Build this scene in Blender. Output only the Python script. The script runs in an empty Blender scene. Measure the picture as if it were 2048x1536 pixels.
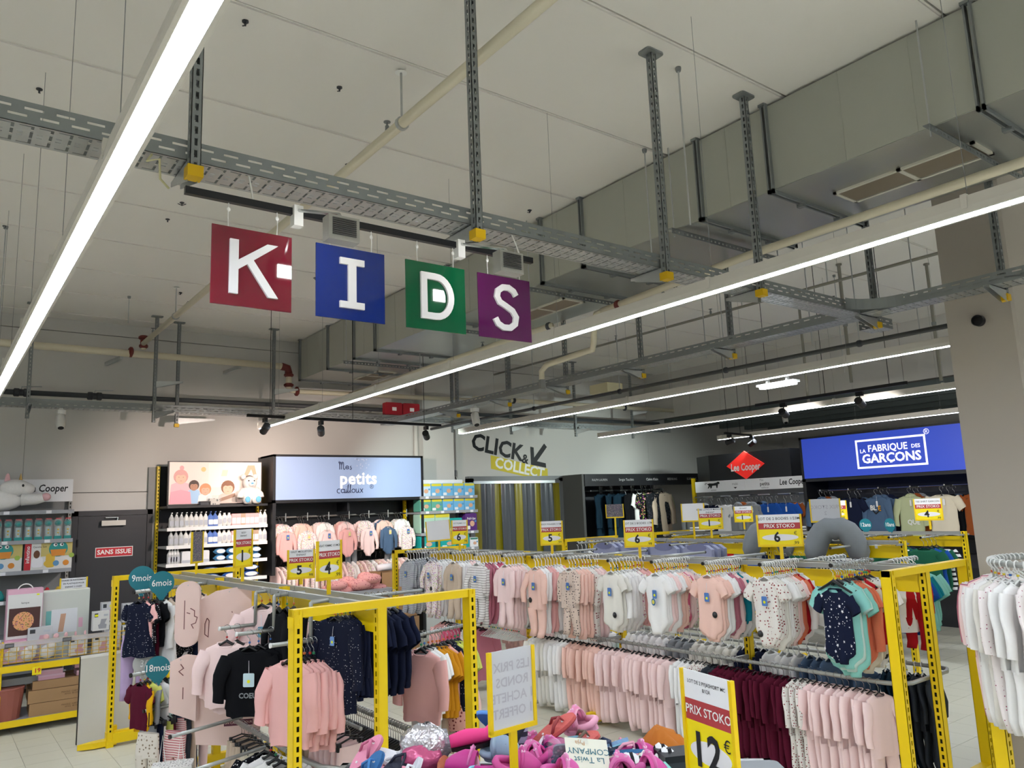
import bpy, bmesh, math, random
from mathutils import Vector, Matrix
from math import pi, sin, cos, radians as rad
S = bpy.context.scene; COL = S.collection
rng = random.Random(11)
# ---------------------------------------------------------------- camera, world, exposure
cam = bpy.data.objects.new('camera', bpy.data.cameras.new('camera')); COL.objects.link(cam)
cam.data.sensor_width = 36; cam.data.lens = 27.13; cam.data.clip_start = .05; cam.data.clip_end = 80
YAW, PIT, ROL = rad(52.79), rad(9.13), rad(-2.1825)
_f = Vector((cos(PIT)*cos(YAW), cos(PIT)*sin(YAW), sin(PIT)))
_r0 = Vector((sin(YAW), -cos(YAW), 0)); _u0 = _r0.cross(_f)
_r = cos(ROL)*_r0+sin(ROL)*_u0; _u = -sin(ROL)*_r0+cos(ROL)*_u0
m3 = Matrix((_r, _u, -_f)).transposed()
cam.matrix_world = Matrix.Translation((0, 0, 2.05)) @ m3.to_4x4()
S.camera = cam
W = bpy.data.worlds.new('world'); S.world = W; W.use_nodes = True
W.node_tree.nodes['Background'].inputs[0].default_value = (.9, .92, 1, 1)
W.node_tree.nodes['Background'].inputs[1].default_value = .02
S.view_settings.view_transform = 'Standard'; S.view_settings.look = 'None'
S.view_settings.gamma = 1; S.view_settings.use_curve_mapping = False
S.view_settings.exposure = 0.7
STRIP_E = 34.0      # brightness of the ceiling light lines
SPOT_W = 60.0       # watts of a track spotlight

# ---------------------------------------------------------------- materials
def lin(c):
    if isinstance(c, str):
        c = tuple(int(c[i:i+2], 16)/255 for i in (0, 2, 4))
    return tuple((x/12.92 if x <= .04045 else ((x+.055)/1.055)**2.4) for x in c)+(1,)
MC = {}
def mat(key, col='808080', rough=.6, metal=0, emit=0, alpha=1, pat=None, col2='FFFFFF', sc=40, noise=.0, spec=.5, trans=0, bump=0, nsc=8):
    if key in MC: return MC[key]
    m = bpy.data.materials.new(key); m.use_nodes = True; MC[key] = m
    nt = m.node_tree; b = nt.nodes['Principled BSDF']; N = nt.nodes.new; LK = nt.links.new
    b.inputs['Roughness'].default_value = rough; b.inputs['Metallic'].default_value = metal
    b.inputs['Specular IOR Level'].default_value = spec
    if alpha < 1: b.inputs['Alpha'].default_value = alpha
    if trans: b.inputs['Transmission Weight'].default_value = trans
    c1 = lin(col); b.inputs['Base Color'].default_value = c1
    out = None
    tc = N('ShaderNodeTexCoord')
    if pat:
        mix = N('ShaderNodeMix'); mix.data_type = 'RGBA'
        mix.inputs[6].default_value = c1; mix.inputs[7].default_value = lin(col2)
        if pat in ('dots', 'floral', 'tiny'):
            v = N('ShaderNodeTexVoronoi'); v.inputs['Scale'].default_value = sc
            v.inputs['Randomness'].default_value = 1 if pat == 'floral' else .55
            LK(tc.outputs['Object'], v.inputs['Vector'])
            mt = N('ShaderNodeMath'); mt.operation = 'LESS_THAN'; mt.inputs[1].default_value = {'dots': .26, 'floral': .36, 'tiny': .15}[pat]
            LK(v.outputs['Distance'], mt.inputs[0]); fac = mt.outputs[0]
            if pat == 'floral':
                hs = N('ShaderNodeHueSaturation'); hs.inputs['Color'].default_value = lin(col2)
                sx = N('ShaderNodeSeparateColor'); LK(v.outputs['Color'], sx.inputs[0])
                ma = N('ShaderNodeMath'); ma.operation = 'MULTIPLY_ADD'; ma.inputs[1].default_value = .5; ma.inputs[2].default_value = .25
                LK(sx.outputs[0], ma.inputs[0]); LK(ma.outputs[0], hs.inputs['Hue']); LK(hs.outputs[0], mix.inputs[7])
        else:
            sp = N('ShaderNodeSeparateXYZ'); LK(tc.outputs['Object'], sp.inputs[0])
            mm = N('ShaderNodeMath'); mm.operation = 'MULTIPLY'; mm.inputs[1].default_value = sc
            LK(sp.outputs[2], mm.inputs[0])
            fr = N('ShaderNodeMath'); fr.operation = 'FRACT'; LK(mm.outputs[0], fr.inputs[0])
            mt = N('ShaderNodeMath'); mt.operation = 'LESS_THAN'; mt.inputs[1].default_value = .42 if pat == 'stripes' else .14
            LK(fr.outputs[0], mt.inputs[0]); fac = mt.outputs[0]
        LK(fac, mix.inputs[0]); out = mix.outputs[2]
    if noise:
        nz = N('ShaderNodeTexNoise'); nz.inputs['Scale'].default_value = nsc; nz.inputs['Detail'].default_value = 3
        LK(tc.outputs['Object'], nz.inputs['Vector'])
        mr = N('ShaderNodeMapRange'); mr.inputs['To Min'].default_value = 1-noise; mr.inputs['To Max'].default_value = 1+noise
        LK(nz.outputs['Fac'], mr.inputs['Value'])
        hv = N('ShaderNodeHueSaturation'); LK(mr.outputs[0], hv.inputs['Value'])
        if out: LK(out, hv.inputs['Color'])
        else: hv.inputs['Color'].default_value = c1
        out = hv.outputs[0]
    if bump:
        nz = N('ShaderNodeTexNoise'); nz.inputs['Scale'].default_value = nsc*4; LK(tc.outputs['Object'], nz.inputs['Vector'])
        bp = N('ShaderNodeBump'); bp.inputs['Strength'].default_value = bump; bp.inputs['Distance'].default_value = .01
        LK(nz.outputs['Fac'], bp.inputs['Height']); LK(bp.outputs[0], b.inputs['Normal'])
    if out: LK(out, b.inputs['Base Color'])
    if emit:
        b.inputs['Emission Strength'].default_value = emit
        if out: LK(out, b.inputs['Emission Color'])
        else: b.inputs['Emission Color'].default_value = c1
    return m

# ---------------------------------------------------------------- mesh builder
class MB:
    def __init__(s): s.v = []; s.f = []
    def add(s, vs, fs):
        o = len(s.v); s.v += [tuple(v) for v in vs]; s.f += [tuple(i+o for i in f) for f in fs]; return s
    def obox(s, O, U, V, N, l, w, t):
        O, U, V, N = Vector(O), Vector(U)*l, Vector(V)*w, Vector(N)*t
        p = [O, O+U, O+U+V, O+V]; p += [q+N for q in p]
        return s.add(p, [(0, 1, 2, 3), (7, 6, 5, 4), (0, 4, 5, 1), (1, 5, 6, 2), (2, 6, 7, 3), (3, 7, 4, 0)])
    def box(s, x0, x1, y0, y1, z0, z1):
        return s.obox((x0, y0, z0), (1, 0, 0), (0, 1, 0), (0, 0, 1), x1-x0, y1-y0, z1-z0)
    def tube(s, pts, r, n=8, cap=True, flat=1):
        pts = [Vector(p) for p in pts]; rs = r if isinstance(r, (list, tuple)) else [r]*len(pts)
        vs = []; prev = None
        for i, p in enumerate(pts):
            d = (pts[min(i+1, len(pts)-1)]-pts[max(i-1, 0)])
            if d.length < 1e-9: d = Vector((0, 0, 1))
            d.normalize()
            if prev is None:
                a = Vector((0, 0, 1)) if abs(d.z) < .9 else Vector((1, 0, 0)); x = d.cross(a).normalized()
            else:
                x = (prev-d*prev.dot(d))
                x = x.normalized() if x.length > 1e-6 else d.orthogonal().normalized()
            prev = x; y = d.cross(x)
            for k in range(n):
                t = 2*pi*k/n; vs.append(p+x*cos(t)*rs[i]+y*sin(t)*rs[i]*flat)
        fs = []
        for i in range(len(pts)-1):
            for k in range(n):
                a = i*n+k; b = i*n+(k+1) % n; fs.append((a, b, b+n, a+n))
        if cap: fs += [tuple(range(n))[::-1], tuple(range((len(pts)-1)*n, len(pts)*n))]
        return s.add(vs, fs)
    def lathe(s, prof, c=(0, 0, 0), n=14, sx=1, sy=1):
        vs = []; fs = []
        for r, z in prof:
            for k in range(n):
                t = 2*pi*k/n; vs.append((c[0]+r*cos(t)*sx, c[1]+r*sin(t)*sy, c[2]+z))
        for i in range(len(prof)-1):
            for k in range(n):
                a = i*n+k; b = i*n+(k+1) % n; fs.append((a, b, b+n, a+n))
        fs += [tuple(range(n))[::-1], tuple(range((len(prof)-1)*n, len(prof)*n))]
        return s.add(vs, fs)
    def ell(s, c, r, n=14, m=9):
        return s.lathe([(max(.02, sin(pi*i/m))*1, -cos(pi*i/m)*r[2]) for i in range(m+1)], c, n, r[0], r[1])
    def prism(s, pts, y0, y1):           # outline in the x-z plane, extruded along y
        n = len(pts)
        vs = [(x, y0, z) for x, z in pts]+[(x, y1, z) for x, z in pts]
        return s.add(vs, [tuple(range(n)), tuple(range(n, 2*n))[::-1]]+[(i, i+n, (i+1) % n+n, (i+1) % n) for i in range(n)])
    def prismz(s, pts, z0, z1):
        n = len(pts)
        vs = [(x, y, z0) for x, y in pts]+[(x, y, z1) for x, y in pts]
        return s.add(vs, [tuple(range(n))[::-1], tuple(range(n, 2*n))]+[(i, (i+1) % n, (i+1) % n+n, i+n) for i in range(n)])
    def slotface(s, O, U, V, N, L, W_, th, rows, pitch, slot):
        O, U, V = Vector(O), Vector(U), Vector(V); e = 0
        for a, b in list(rows)+[(W_, W_)]:
            if a > e+1e-6: s.obox(O+V*e, U, V, N, L, a-e, th)
            e = b
        for j, (a, b) in enumerate(rows):
            x = -(pitch*.5 if j % 2 else 0)
            while x < L:
                x0, x1 = max(0, x), min(L, x+pitch-slot)
                if x1 > x0: s.obox(O+V*a+U*x0, U, V, N, x1-x0, b-a, th)
                x += pitch
        return s
    def stroke(s, pts, w, y0, y1, closed=False):   # flat ribbon of width w along x-z points
        P = [Vector((p[0], p[1])) for p in pts]; n = len(P); L_, R_ = [], []
        for i, p in enumerate(P):
            a = P[i-1] if (i or closed) else None; b = P[(i+1) % n] if (i < n-1 or closed) else None
            d = ((b-p).normalized() if b is not None else Vector((0, 0)))+((p-a).normalized() if a is not None else Vector((0, 0)))
            d = d.normalized() if d.length > 1e-6 else Vector((1, 0)); q = Vector((-d.y, d.x))
            k = 1
            if a is not None and b is not None:
                k = 1/max(.4, abs(q.dot(Vector((-(b-p).normalized().y, (b-p).normalized().x)))))
            L_.append(p+q*w/2*k); R_.append(p-q*w/2*k)
        rng_ = range(n if closed else n-1)
        vs = [(v.x, y, v.y) for y in (y0, y1) for v in L_+R_]; fs = []
        for i in rng_:
            j = (i+1) % n
            fs += [(i, j, n+j, n+i), (2*n+i, 3*n+i, 3*n+j, 2*n+j), (i, 2*n+i, 2*n+j, j), (n+i, n+j, 3*n+j, 3*n+i)]
        if not closed: fs += [(0, n, 3*n, 2*n), (n-1, 3*n-1, 4*n-1, 2*n-1)]
        return s.add(vs, fs)
    def mesh(s, name, m=None, smooth=False):
        me = bpy.data.meshes.new(name); me.from_pydata(s.v, [], s.f)
        bm = bmesh.new(); bm.from_mesh(me); bmesh.ops.recalc_face_normals(bm, faces=bm.faces); bm.to_mesh(me); bm.free()
        if smooth: me.polygons.foreach_set('use_smooth', [True]*len(me.polygons))
        if m: me.materials.append(m)
        return me
    def build(s, name, m, parent=None, loc=(0, 0, 0), rz=0, smooth=False, kind=None):
        return ob(name, s.mesh(name, m, smooth), parent, loc, rz, kind)
def ob(name, data, parent=None, loc=(0, 0, 0), rz=0, kind=None, sc=None):
    o = bpy.data.objects.new(name, data); COL.objects.link(o)
    o.location = loc
    if rz: o.rotation_euler = (0, 0, rz)
    if parent: o.parent = parent
    if kind: o['kind'] = kind
    if sc: o.scale = (sc,)*3
    return o
LBL = {}
def tag(o, label, cat, group=None):
    n = len(label.split()); assert 4 <= n <= 16, (n, label)
    o['label'] = label; o['category'] = cat
    if group: o['group'] = group
    LBL.setdefault(label, []).append(o.name)
    return o
def thing(name, label, cat, loc=(0, 0, 0), rz=0, group=None):
    return tag(ob(name, None, None, loc, rz), label, cat, group)
ORD = ['first', 'second', 'third', 'fourth', 'fifth', 'sixth', 'seventh', 'eighth', 'ninth', 'tenth', 'eleventh', 'twelfth', 'thirteenth', 'fourteenth', 'fifteenth', 'sixteenth', 'seventeenth', 'eighteenth', 'nineteenth', 'twentieth']
ORD += ['twenty-'+w for w in ORD[:9]]+['thirtieth']+['thirty-'+w for w in ORD[:9]]+['fortieth']+['forty-'+w for w in ORD[:9]]+['fiftieth']
def txt(name, s, size, m, parent, loc=(0, 0, 0), rot=(pi/2, 0, 0), bold=0, align='CENTER', shear=0, space=1, sx=1, extrude=0):
    c = bpy.data.curves.new('t', 'FONT'); c.body = s; c.size = size; c.align_x = align; c.align_y = 'CENTER'
    c.offset = bold*size; c.shear = shear; c.space_character = space; c.resolution_u = 2; c.extrude = extrude
    o = bpy.data.objects.new('t', c); COL.objects.link(o)
    dg = bpy.context.evaluated_depsgraph_get(); me = bpy.data.meshes.new_from_object(o.evaluated_get(dg))
    bpy.data.objects.remove(o); bpy.data.curves.remove(c)
    me.name = name; me.materials.clear(); me.materials.append(m)
    t = ob(name, me, parent, loc); t.rotation_euler = rot; t.scale = (sx, 1, 1)
    return t
def ngon(n, rx, rz_, cx=0, cz=0, a0=0): return [(cx+rx*cos(a0+2*pi*i/n), cz+rz_*sin(a0+2*pi*i/n)) for i in range(n)]
def rrect(x0, x1, z0, z1, r, n=4):
    o = []
    for cx, cz, a in ((x1-r, z1-r, 0), (x0+r, z1-r, 90), (x0+r, z0+r, 180), (x1-r, z0+r, 270)):
        for i in range(n+1): t = rad(a+90*i/n); o.append((cx+r*cos(t), cz+r*sin(t)))
    return o

# palette
WALL = mat('wall_paint', 'CDCBC7', .85, noise=.03, nsc=1.5)
CEIL = mat('ceiling_concrete', 'EAE7E1', .8, noise=.03, nsc=1.2, bump=.1)
JOINT = mat('joint_dark', '6E6B66', .9)
TILE = mat('floor_tile', 'CDC9B6', .45, noise=.05, nsc=3)
GROUT = mat('grout', '4A4740', .9)
GALV = mat('galvanised_steel', 'C0C3C4', .36, .8, noise=.1, nsc=14)
GALVD = mat('dark_galvanised_steel', '8E9394', .5, .55, noise=.1, nsc=14)
DUCTS = mat('duct_side', 'B3B5AB', .5, .2, noise=.04, nsc=1.5)
DUCTM = mat('duct_sheet', 'BABCB8', .28, .75, noise=.05, nsc=2)
CHROME = mat('chrome', 'C4C6C6', .22, .95)
RAILM = mat('grey_rail', 'A9ABA6', .38, .55)
YEL = mat('yellow_paint', 'F2CE00', .42)
BLK = mat('black_paint', '15161A', .45)
BLKP = mat('black_plastic', '0E0E10', .4)
DGREY = mat('dark_grey', '35383E', .5)
GREY = mat('grey_panel', '8A8C8C', .55)
SHELFG = mat('shelf_grey', '9A9CA0', .5)
WHT = mat('white_plastic', 'EDEDEA', .45)
PAPER = mat('white_paper', 'E8E8EA', .7)
CREAMP = mat('cream_pipe', 'DDD5BD', .5)
BRICKR = mat('rust_red_paint', '6A2520', .5)
LIGHT = mat('light_diffuser', 'E9F2FF', .5, emit=STRIP_E)
CASE = mat('light_casing', 'D8D4CC', .45)
YCAP = mat('yellow_cap', 'E0B400', .5)
# ---------------------------------------------------------------- the room
YB = 12.15
def struct(name, mb, m, **k):
    o = mb.build(name, m, kind='structure', **k) if isinstance(mb, MB) else ob(name, None, kind='structure'); return o
fl = struct('floor', MB().box(-8, 18.2, -6, YB, -.12, -.006), GROUT)
TP = .3185
tm = MB().prismz([(.0015, .0015), (TP-.0015, .0015), (TP-.0015, TP-.0015), (.0015, TP-.0015)], -.006, 0).mesh('tile', TILE)
zones = [(.2, 1.9, 7.0, 10.7), (2.9, 5.5, 4.9, 8.1), (6.3, 9.7, 2.3, 5.2)]
def inz(x, y): return any(a <= x <= b and c <= y <= d for a, b, c, d in zones)
rest = MB(); nt_ = 0
for i in range(-28, 54):
    for j in range(-46, 11):
        x, y = .837+i*TP, 8.63+j*TP
        if x < -8 or x > 17.8 or y < -6 or y > 11.7: continue
        if inz(x+TP/2, y+TP/2): ob('tile', tm, fl, (x, y, 0)); nt_ += 1
        elif -1 < x < 13 and y > 0: rest.add([(x+.0015, y+.0015, 0), (x+TP-.0015, y+.0015, 0), (x+TP-.0015, y+TP-.0015, 0), (x+.0015, y+TP-.0015, 0)], [(0, 1, 2, 3)])
        elif i % 4 == 0 and j % 4 == 0: rest.add([(x, y, 0), (x+4*TP-.003, y, 0), (x+4*TP-.003, y+4*TP-.003, 0), (x, y+4*TP-.003, 0)], [(0, 1, 2, 3)]) if (x+4*TP < -1 or x > 13 or y+4*TP < 0) else None
rest.build('floor_tiles', TILE, fl, kind='stuff')
cl = struct('ceiling', MB().box(-8, 13.2, -6, YB, 4.93, 5.05), JOINT)
for k in range(-8, 9):
    y = 2.89+1.11*k
    y0, y1 = max(y+.006, -6), min(y+1.104, YB)
    if y1 > y0+.05:
        MB().obox((-8, y0+.012, 4.9), (1, 0, 0), (0, 1, 0), (0, 0, 1), 21.2, y1-y0-.024, .03).obox((-8, y0, 4.912), (1, 0, 0), (0, 1, 0), (0, 0, 1), 21.2, y1-y0, .018).build('ceiling_panel', CEIL, cl)
wb = struct('wall_back', MB().box(-8, 18.2, YB, YB+.2, 0, 4.93), JOINT)
for z0, z1 in ((0, 2.475), (2.485, 4.715), (4.725, 4.93)):
    for x0, x1 in ((-8, 1.0), (1.004, 6.9), (6.904, 13), (13.004, 18.2)):
        MB().box(x0, x1, YB-.03, YB+.01, z0, z1).build('wall_panel', WALL, wb)
struct('wall_left', MB().box(-8.2, -8, -6, YB, 0, 4.93), WALL)
struct('wall_front', MB().box(-8, 18.2, -6.2, -6, 0, 4.93), WALL)
struct('wall_right', MB().box(18.2, 18.4, -6, YB, 0, 4.93), WALL)
ru = struct('wall_right_upper', MB().box(13.02, 13.2, -6, YB, 3.89, 4.93), JOINT)
for k in range(12): MB().box(13.0, 13.03, -6+1.53*k+.004, min(-6+1.53*(k+1)-.004, YB), 3.89, 4.93).build('wall_panel', WALL, ru)
LOW = mat('low_ceiling_dark', '6C7675', .8)
lc = struct('ceiling_lower', MB().box(13.2, 18.4, -6, YB, 3.95, 4.05), LOW)
for k in range(5): MB().box(13.6+k, 13.75+k, -6, YB, 3.8, 3.95).build('beam', LOW, lc)
pier = struct('trim_pier', MB().box(6.98, 7.62, 11.86, YB-.03, 0, 4.9), WALL)
MB().tube([(6.9, 11.98, 0), (6.9, 11.98, 3.8)], .04, 10).build('downpipe', mat('white_pipe', 'D9D6D0', .5), pier, smooth=True)
COLM = mat('column_paint', 'B9B1A7', .8, noise=.03, nsc=2)
co = struct('trim_column', MB().prismz([(6.35, 2.2), (6.37, 2.18), (7.3, 2.18), (7.3, 2.66), (6.35, 2.66)], 0, 4.9), COLM)
MB().lathe([(.0, -.002), (.042, -.002), (.042, .05), (.035, .05), (.034, .03), (0, .03)], n=20).build('hole_sleeve', BLK, co)
h = [c for c in co.children][-1]; h.rotation_euler = (0, -pi/2, 0); h.location = (6.349, 2.423, 3.326)
# the exit door, closed
d = struct('door_1', None, None)
DDK = mat('door_anthracite', '2A2C31', .5, noise=.04, nsc=3)
MB().box(1.60, 1.67, 12.06, 12.13, 0, 2.23).box(2.54, 2.61, 12.06, 12.13, 0, 2.23).box(1.6, 2.61, 12.06, 12.13, 2.16, 2.23).build('door_frame', DDK, d)
MB().box(1.675, 2.535, 12.07, 12.12, .01, 2.155).build('door_leaf', DDK, d)
c = MB().box(1.95, 2.25, 12.0, 12.06, 2.02, 2.09).build('door_closer', mat('silver_paint', 'B9B7B0', .4, .4), d)
MB().tube([(2.15, 12.03, 2.09), (2.16, 12.03, 2.13)], .015, 8).obox((2.0, 12.02, 2.125), (1, 0, 0), (0, 1, 0), (0, 0, 1), .16, .025, .01).build('closer_arm', CHROME, c)
for z in (.4, 1.55, 1.75): MB().tube([(1.672, 12.05, z), (1.672, 12.05, z+.1)], .012, 8).build('hinge', BLK, d)
sg = thing('exit_sign', 'red SANS ISSUE sign fixed to the dark grey door', 'sign', (2.13, 12.065, 1.66))
RED = mat('sign_red', 'C5202E', .45)
MB().box(-.235, .235, -.006, 0, -.067, .067).build('border', WHT, sg)
MB().box(-.226, .226, -.009, -.005, -.058, .058).build('face', RED, sg)
txt('lettering', 'SANS ISSUE', .085, WHT, sg, (0, -.0105, 0), bold=.025)
# strip curtain doorway
d = struct('door_2', None, None)
MB().box(8.02, 8.12, 11.98, 12.13, 0, 2.62).box(10.2, 10.3, 11.98, 12.13, 0, 2.62).box(8.02, 10.3, 11.98, 12.13, 2.55, 2.66).build('door_frame', mat('frame_grey', '77797A', .5, .3), d)
MB().box(8.1, 10.2, 12.1, 12.13, 0, 2.56).build('opening_shade_panel', mat('dim_storeroom', '2A2B26', .9), d)  # flat panel coloured dark in place of the unlit storeroom
CY = mat('curtain_yellow', '938600', .3, trans=.2, spec=.6)
CG = mat('curtain_grey', '565B61', .25, trans=.3, spec=.6)
for i, kcol in enumerate('yggyggyggyggygg'[:13]):
    x = 8.1+i*.162; w = .185
    y = 12.0+(.02 if i % 2 else 0)
    vs = []; 
    for r in range(7):
        z = 2.55-r*.42
        for q in range(5):
            vs.append((x+w*q/4+.006*sin(r*1.3+i), y+.012*sin(q*1.6+i)+.01*sin(r*.9+i*2)*r/6, z))
    m_ = MB().add(vs, [(r*5+q, r*5+q+1, r*5+q+6, r*5+q+5) for r in range(6) for q in range(4)])
    m_.build('curtain_strip', CY if kcol == 'y' else CG, d, smooth=True)
MB().box(8.1, 10.2, 11.96, 11.98, 2.52, 2.57).build('curtain_rail', GALV, d)

# CLICK & COLLECT wall lettering (flat stick-on print)
cc = thing('wall_lettering', 'black and yellow CLICK & COLLECT lettering with arrow above the strip curtain', 'sign', (9.12, 12.118, 3.05))
INK = mat('black_print', '15181C', .6)
SLANT = -.30
def ccp(x, z): return (x, z+SLANT*x*.62)
mtx = []
t = txt('lettering', 'CLICK', .44, INK, cc, (-.33, -.003, .16), rot=(pi/2, .185, 0), bold=.03)
t = txt('lettering', '&', .25, INK, cc, (.335, -.003, -.055), rot=(pi/2, .185, 0), bold=.025)
pl = MB().prism([(-.42, .0), (.98, -.26), (.98, -.52), (-.42, -.26)], -.003, 0).build('yellow_panel', mat('mustard_print', 'D6C431', .6), cc, loc=(-.08, 0, .02))
t = txt('lettering', 'COLLECT', .285, WHT, cc, (.2, -.005, -.235), rot=(pi/2, .185, 0), bold=.03)
MB().prism([(.5, .2), (.585, .185), (.585, -.02), (.86, .27), (.93, .2), (.655, -.09), (.88, -.13), (.885, -.22), (.5, -.16)], -.003, 0).build('arrow', INK, cc, loc=(-.02, 0, 0))
# cable box beside the doorway
cb = thing('wall_cable_box', 'small grey junction box with looped cables on the pier corner', 'junction box', (7.75, 12.1, 2.72))
MB().box(-.04, .04, -.06, 0, -.05, .06).box(-.03, .03, -.07, -.06, -.03, .03).build('box', GREY, cb)
MB().tube([(-.07, -.02, .75), (-.08, -.02, .1), (-.06, -.03, -.1), (.0, -.03, -.2), (.05, -.03, -.16), (.02, -.04, -.06)], .008, 6).build('cable', BLK, cb, smooth=True)
MB().tube([(.04, -.02, -.05), (.09, -.03, -.15), (.06, -.03, -.27), (-.03, -.03, -.24), (0, -.03, -.1)], .007, 6).build('cable', WHT, cb, smooth=True)
fx = thing('extinguisher_notice', 'small red notice plate on wall beside strip curtain doorway', 'sign', (10.42, 12.1, 1.98))
MB().box(-.06, .06, -.01, 0, -.13, .13).build('plate', RED, fx); MB().box(-.04, .04, -.012, -.01, -.05, .08).build('print', WHT, fx)

# ---------------------------------------------------------------- ceiling services
def tray_x(name, label, x0, x1, y0, y1, z, h=.085):
    t = thing(name, label, 'cable tray', ((x0+x1)/2, y0, z)); ox = -(x0+x1)/2; L = x1-x0
    W_ = y1-y0
    MB().slotface((x0+ox, 0, 0), (1, 0, 0), (0, 0, 1), (0, 1, 0), L, h, .002, [(.026, .036), (.055, .065)], .1, .06).build('side_flange', GALVD, t)
    MB().slotface((x0+ox, W_, 0), (1, 0, 0), (0, 0, 1), (0, 1, 0), L, h, .002, [(.026, .036), (.055, .065)], .1, .06).build('side_flange', GALVD, t)
    m = MB(); m.box(x0+ox, x1+ox, 0, .012, 0, .002).box(x0+ox, x1+ox, W_-.012, W_, 0, .002)
    x = x0+ox
    while x < x1+ox:
        e = min(x+.052, x1+ox)
        m.box(x, e, .02, W_-.02, 0, .002)
        m.box(x, min(x+.015, x1+ox), .012, .02, 0, .002).box(x, min(x+.015, x1+ox), W_-.02, W_-.012, 0, .002)
        m.box(x+.052, min(x+.062, x1+ox+.01), W_*.28, W_*.34, 0, .002).box(x+.052, min(x+.062, x1+ox+.01), W_*.64, W_*.7, 0, .002)
        m.box(x+.012, x+.03, W_*.4, W_*.43, -.003, 0).box(x+.012, x+.03, W_*.55, W_*.58, -.003, 0)
        x += .062
    m.build('perforated_bottom', GALV, t)
    return t
t1 = tray_x('cable_tray', 'long perforated cable tray above the KIDS signs', -1.2, 5.84, 3.08, 3.26, 3.475)
MB().tube([(.62+.0-2.32, .02, -.0), (.6-2.32, .0, -.04), (.64-2.32, -.02, -.03), (.66-2.32, .05, -.08), (.7-2.32, .08, -.1)], .005, 5).build('string', mat('twine', 'CFCBA0', .8), t1)
t1b = tray_x('cable_tray', 'short cable tray end stopping beside the column', 6.14, 6.34, 3.08, 3.26, 3.40)
# tray running front to back: built along x then turned
def turn(o, x, y): o.rotation_euler = (0, 0, pi/2); o.location = (x, y, o.location[2])
t2 = tray_x('cable_tray', 'cable tray running back from the column towards the back wall', -.6, 10.9, 0, .2, 3.47); turn(t2, 6.08, 5.6)
t3 = tray_x('cable_tray', 'cable tray along the back wall above the spotlights', -1.5, 13, 11.42, 11.62, 3.56, .1)
cv = MB(); n = 8
for i in range(n):
    a0, a1 = pi/2*i/n, pi/2*(i+1)/n
    for r, (za, zb) in ((.3, (0, .085)),):
        p = [(5.58+r*sin(a), 3.05-r*(1-cos(a)), z) for a in (a0, a1) for z in (3.475, 3.56)]
        cv.add(p, [(0, 1, 3, 2)])
struct_corner = thing('tray_corner', 'curved cable tray corner joining the two trays near the column', 'cable tray', (0, 0, 0))
cv.build('corner_side', GALVD, struct_corner); MB().box(5.84, 6.1, 2.95, 3.3, 3.472, 3.476).build('corner_bottom', GALV, struct_corner)
PROF = {}
def strut(label, x, y, z0, z1, arm=None, cap=True, cat='support post', group=None, m=None, al=.3, fx=1, plate=True):
    t = thing('hanger_post', label, cat, (x, y, z1), 0, group); L = z1-z0; w = .042
    m = m or GALVD
    mb = MB()
    mb.slotface((-w/2, -w/2, -L), (0, 0, 1), (1, 0, 0), (0, 1, 0), L, w, .003, [(w*.35, w*.65)], .05, .03)
    mb.slotface((-w/2, -w/2, -L), (0, 0, 1), (0, 1, 0), (1, 0, 0), L, w, .003, [(w*.35, w*.65)], .05, .03)
    mb.slotface((w/2-.003, -w/2, -L), (0, 0, 1), (0, 1, 0), (1, 0, 0), L, w, .003, [(w*.35, w*.65)], .05, .03)
    mb.slotface((-w/2, w/2, -L), (0, 0, 1), (1, 0, 0), (0, 1, 0), L, w, .003, [(w*.35, w*.65)], .05, .03)
    mb.build('channel', m, t)
    if plate: MB().prismz(rrect(-.075, .075, -.05, .05, .02, 2), -.012, 0).build('ceiling_plate', m, t)
    if cap: MB().box(-.03, .03, -.03, .03, -L-.012, -L+.035).build('end_cap', YCAP, t)
    for (dx, dy, z, ln) in (arm or []):
        U = Vector((dx, dy, 0)); V = Vector((-dy, dx, 0)); o = V*-.02
        q = MB(); p0 = U*.02
        for s in (-.02, .018):
            vs = []
            for tt in (0, .003):
                vs += [p0+V*s+V*tt+Vector((0, 0, z-z1)), p0+V*s+V*tt+Vector((0, 0, z-z1-.09)), p0+U*ln+V*s+V*tt+Vector((0, 0, z-z1-.02)), p0+U*ln+V*s+V*tt+Vector((0, 0, z-z1))]
            q.add(vs, [(0, 1, 2, 3), (7, 6, 5, 4), (0, 4, 5, 1), (1, 5, 6, 2), (2, 6, 7, 3), (3, 7, 4, 0)])
        q.obox(p0+V*-.02+Vector((0, 0, z-z1-.003)), U, V, (0, 0, 1), ln, .041, .003)
        q.build('bracket_arm', GALV, t)
    return t
for x, zc, w_ in ((.765, 3.40, 'leftmost, beside the long light line'), (2.13, 3.40, 'in front of the signs, second from left'), (3.53, 3.40, 'third from left, right of the signs'), (4.49, 3.43, 'fourth from left, crossed by the light line'),):
    strut('slotted steel post holding the near cable tray, '+w_, x, 3.045, zc, 4.9, [(0, 1, 3.47, .26)])
for y, w_ in ((2.15, 'nearest, in front of the column'), (3.1, 'second, at the tray junction'), (4.53, 'third from the column'), (5.72, 'fourth from the column'), (6.97, 'fifth from the column'), (8.15, 'sixth from the column'), (9.4, 'seventh from the column, far end')):
    strut('slotted steel post holding the long side tray, '+w_, 6.12, y, 3.40, 4.9, [(-1, 0, 3.465, .28)])
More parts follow.
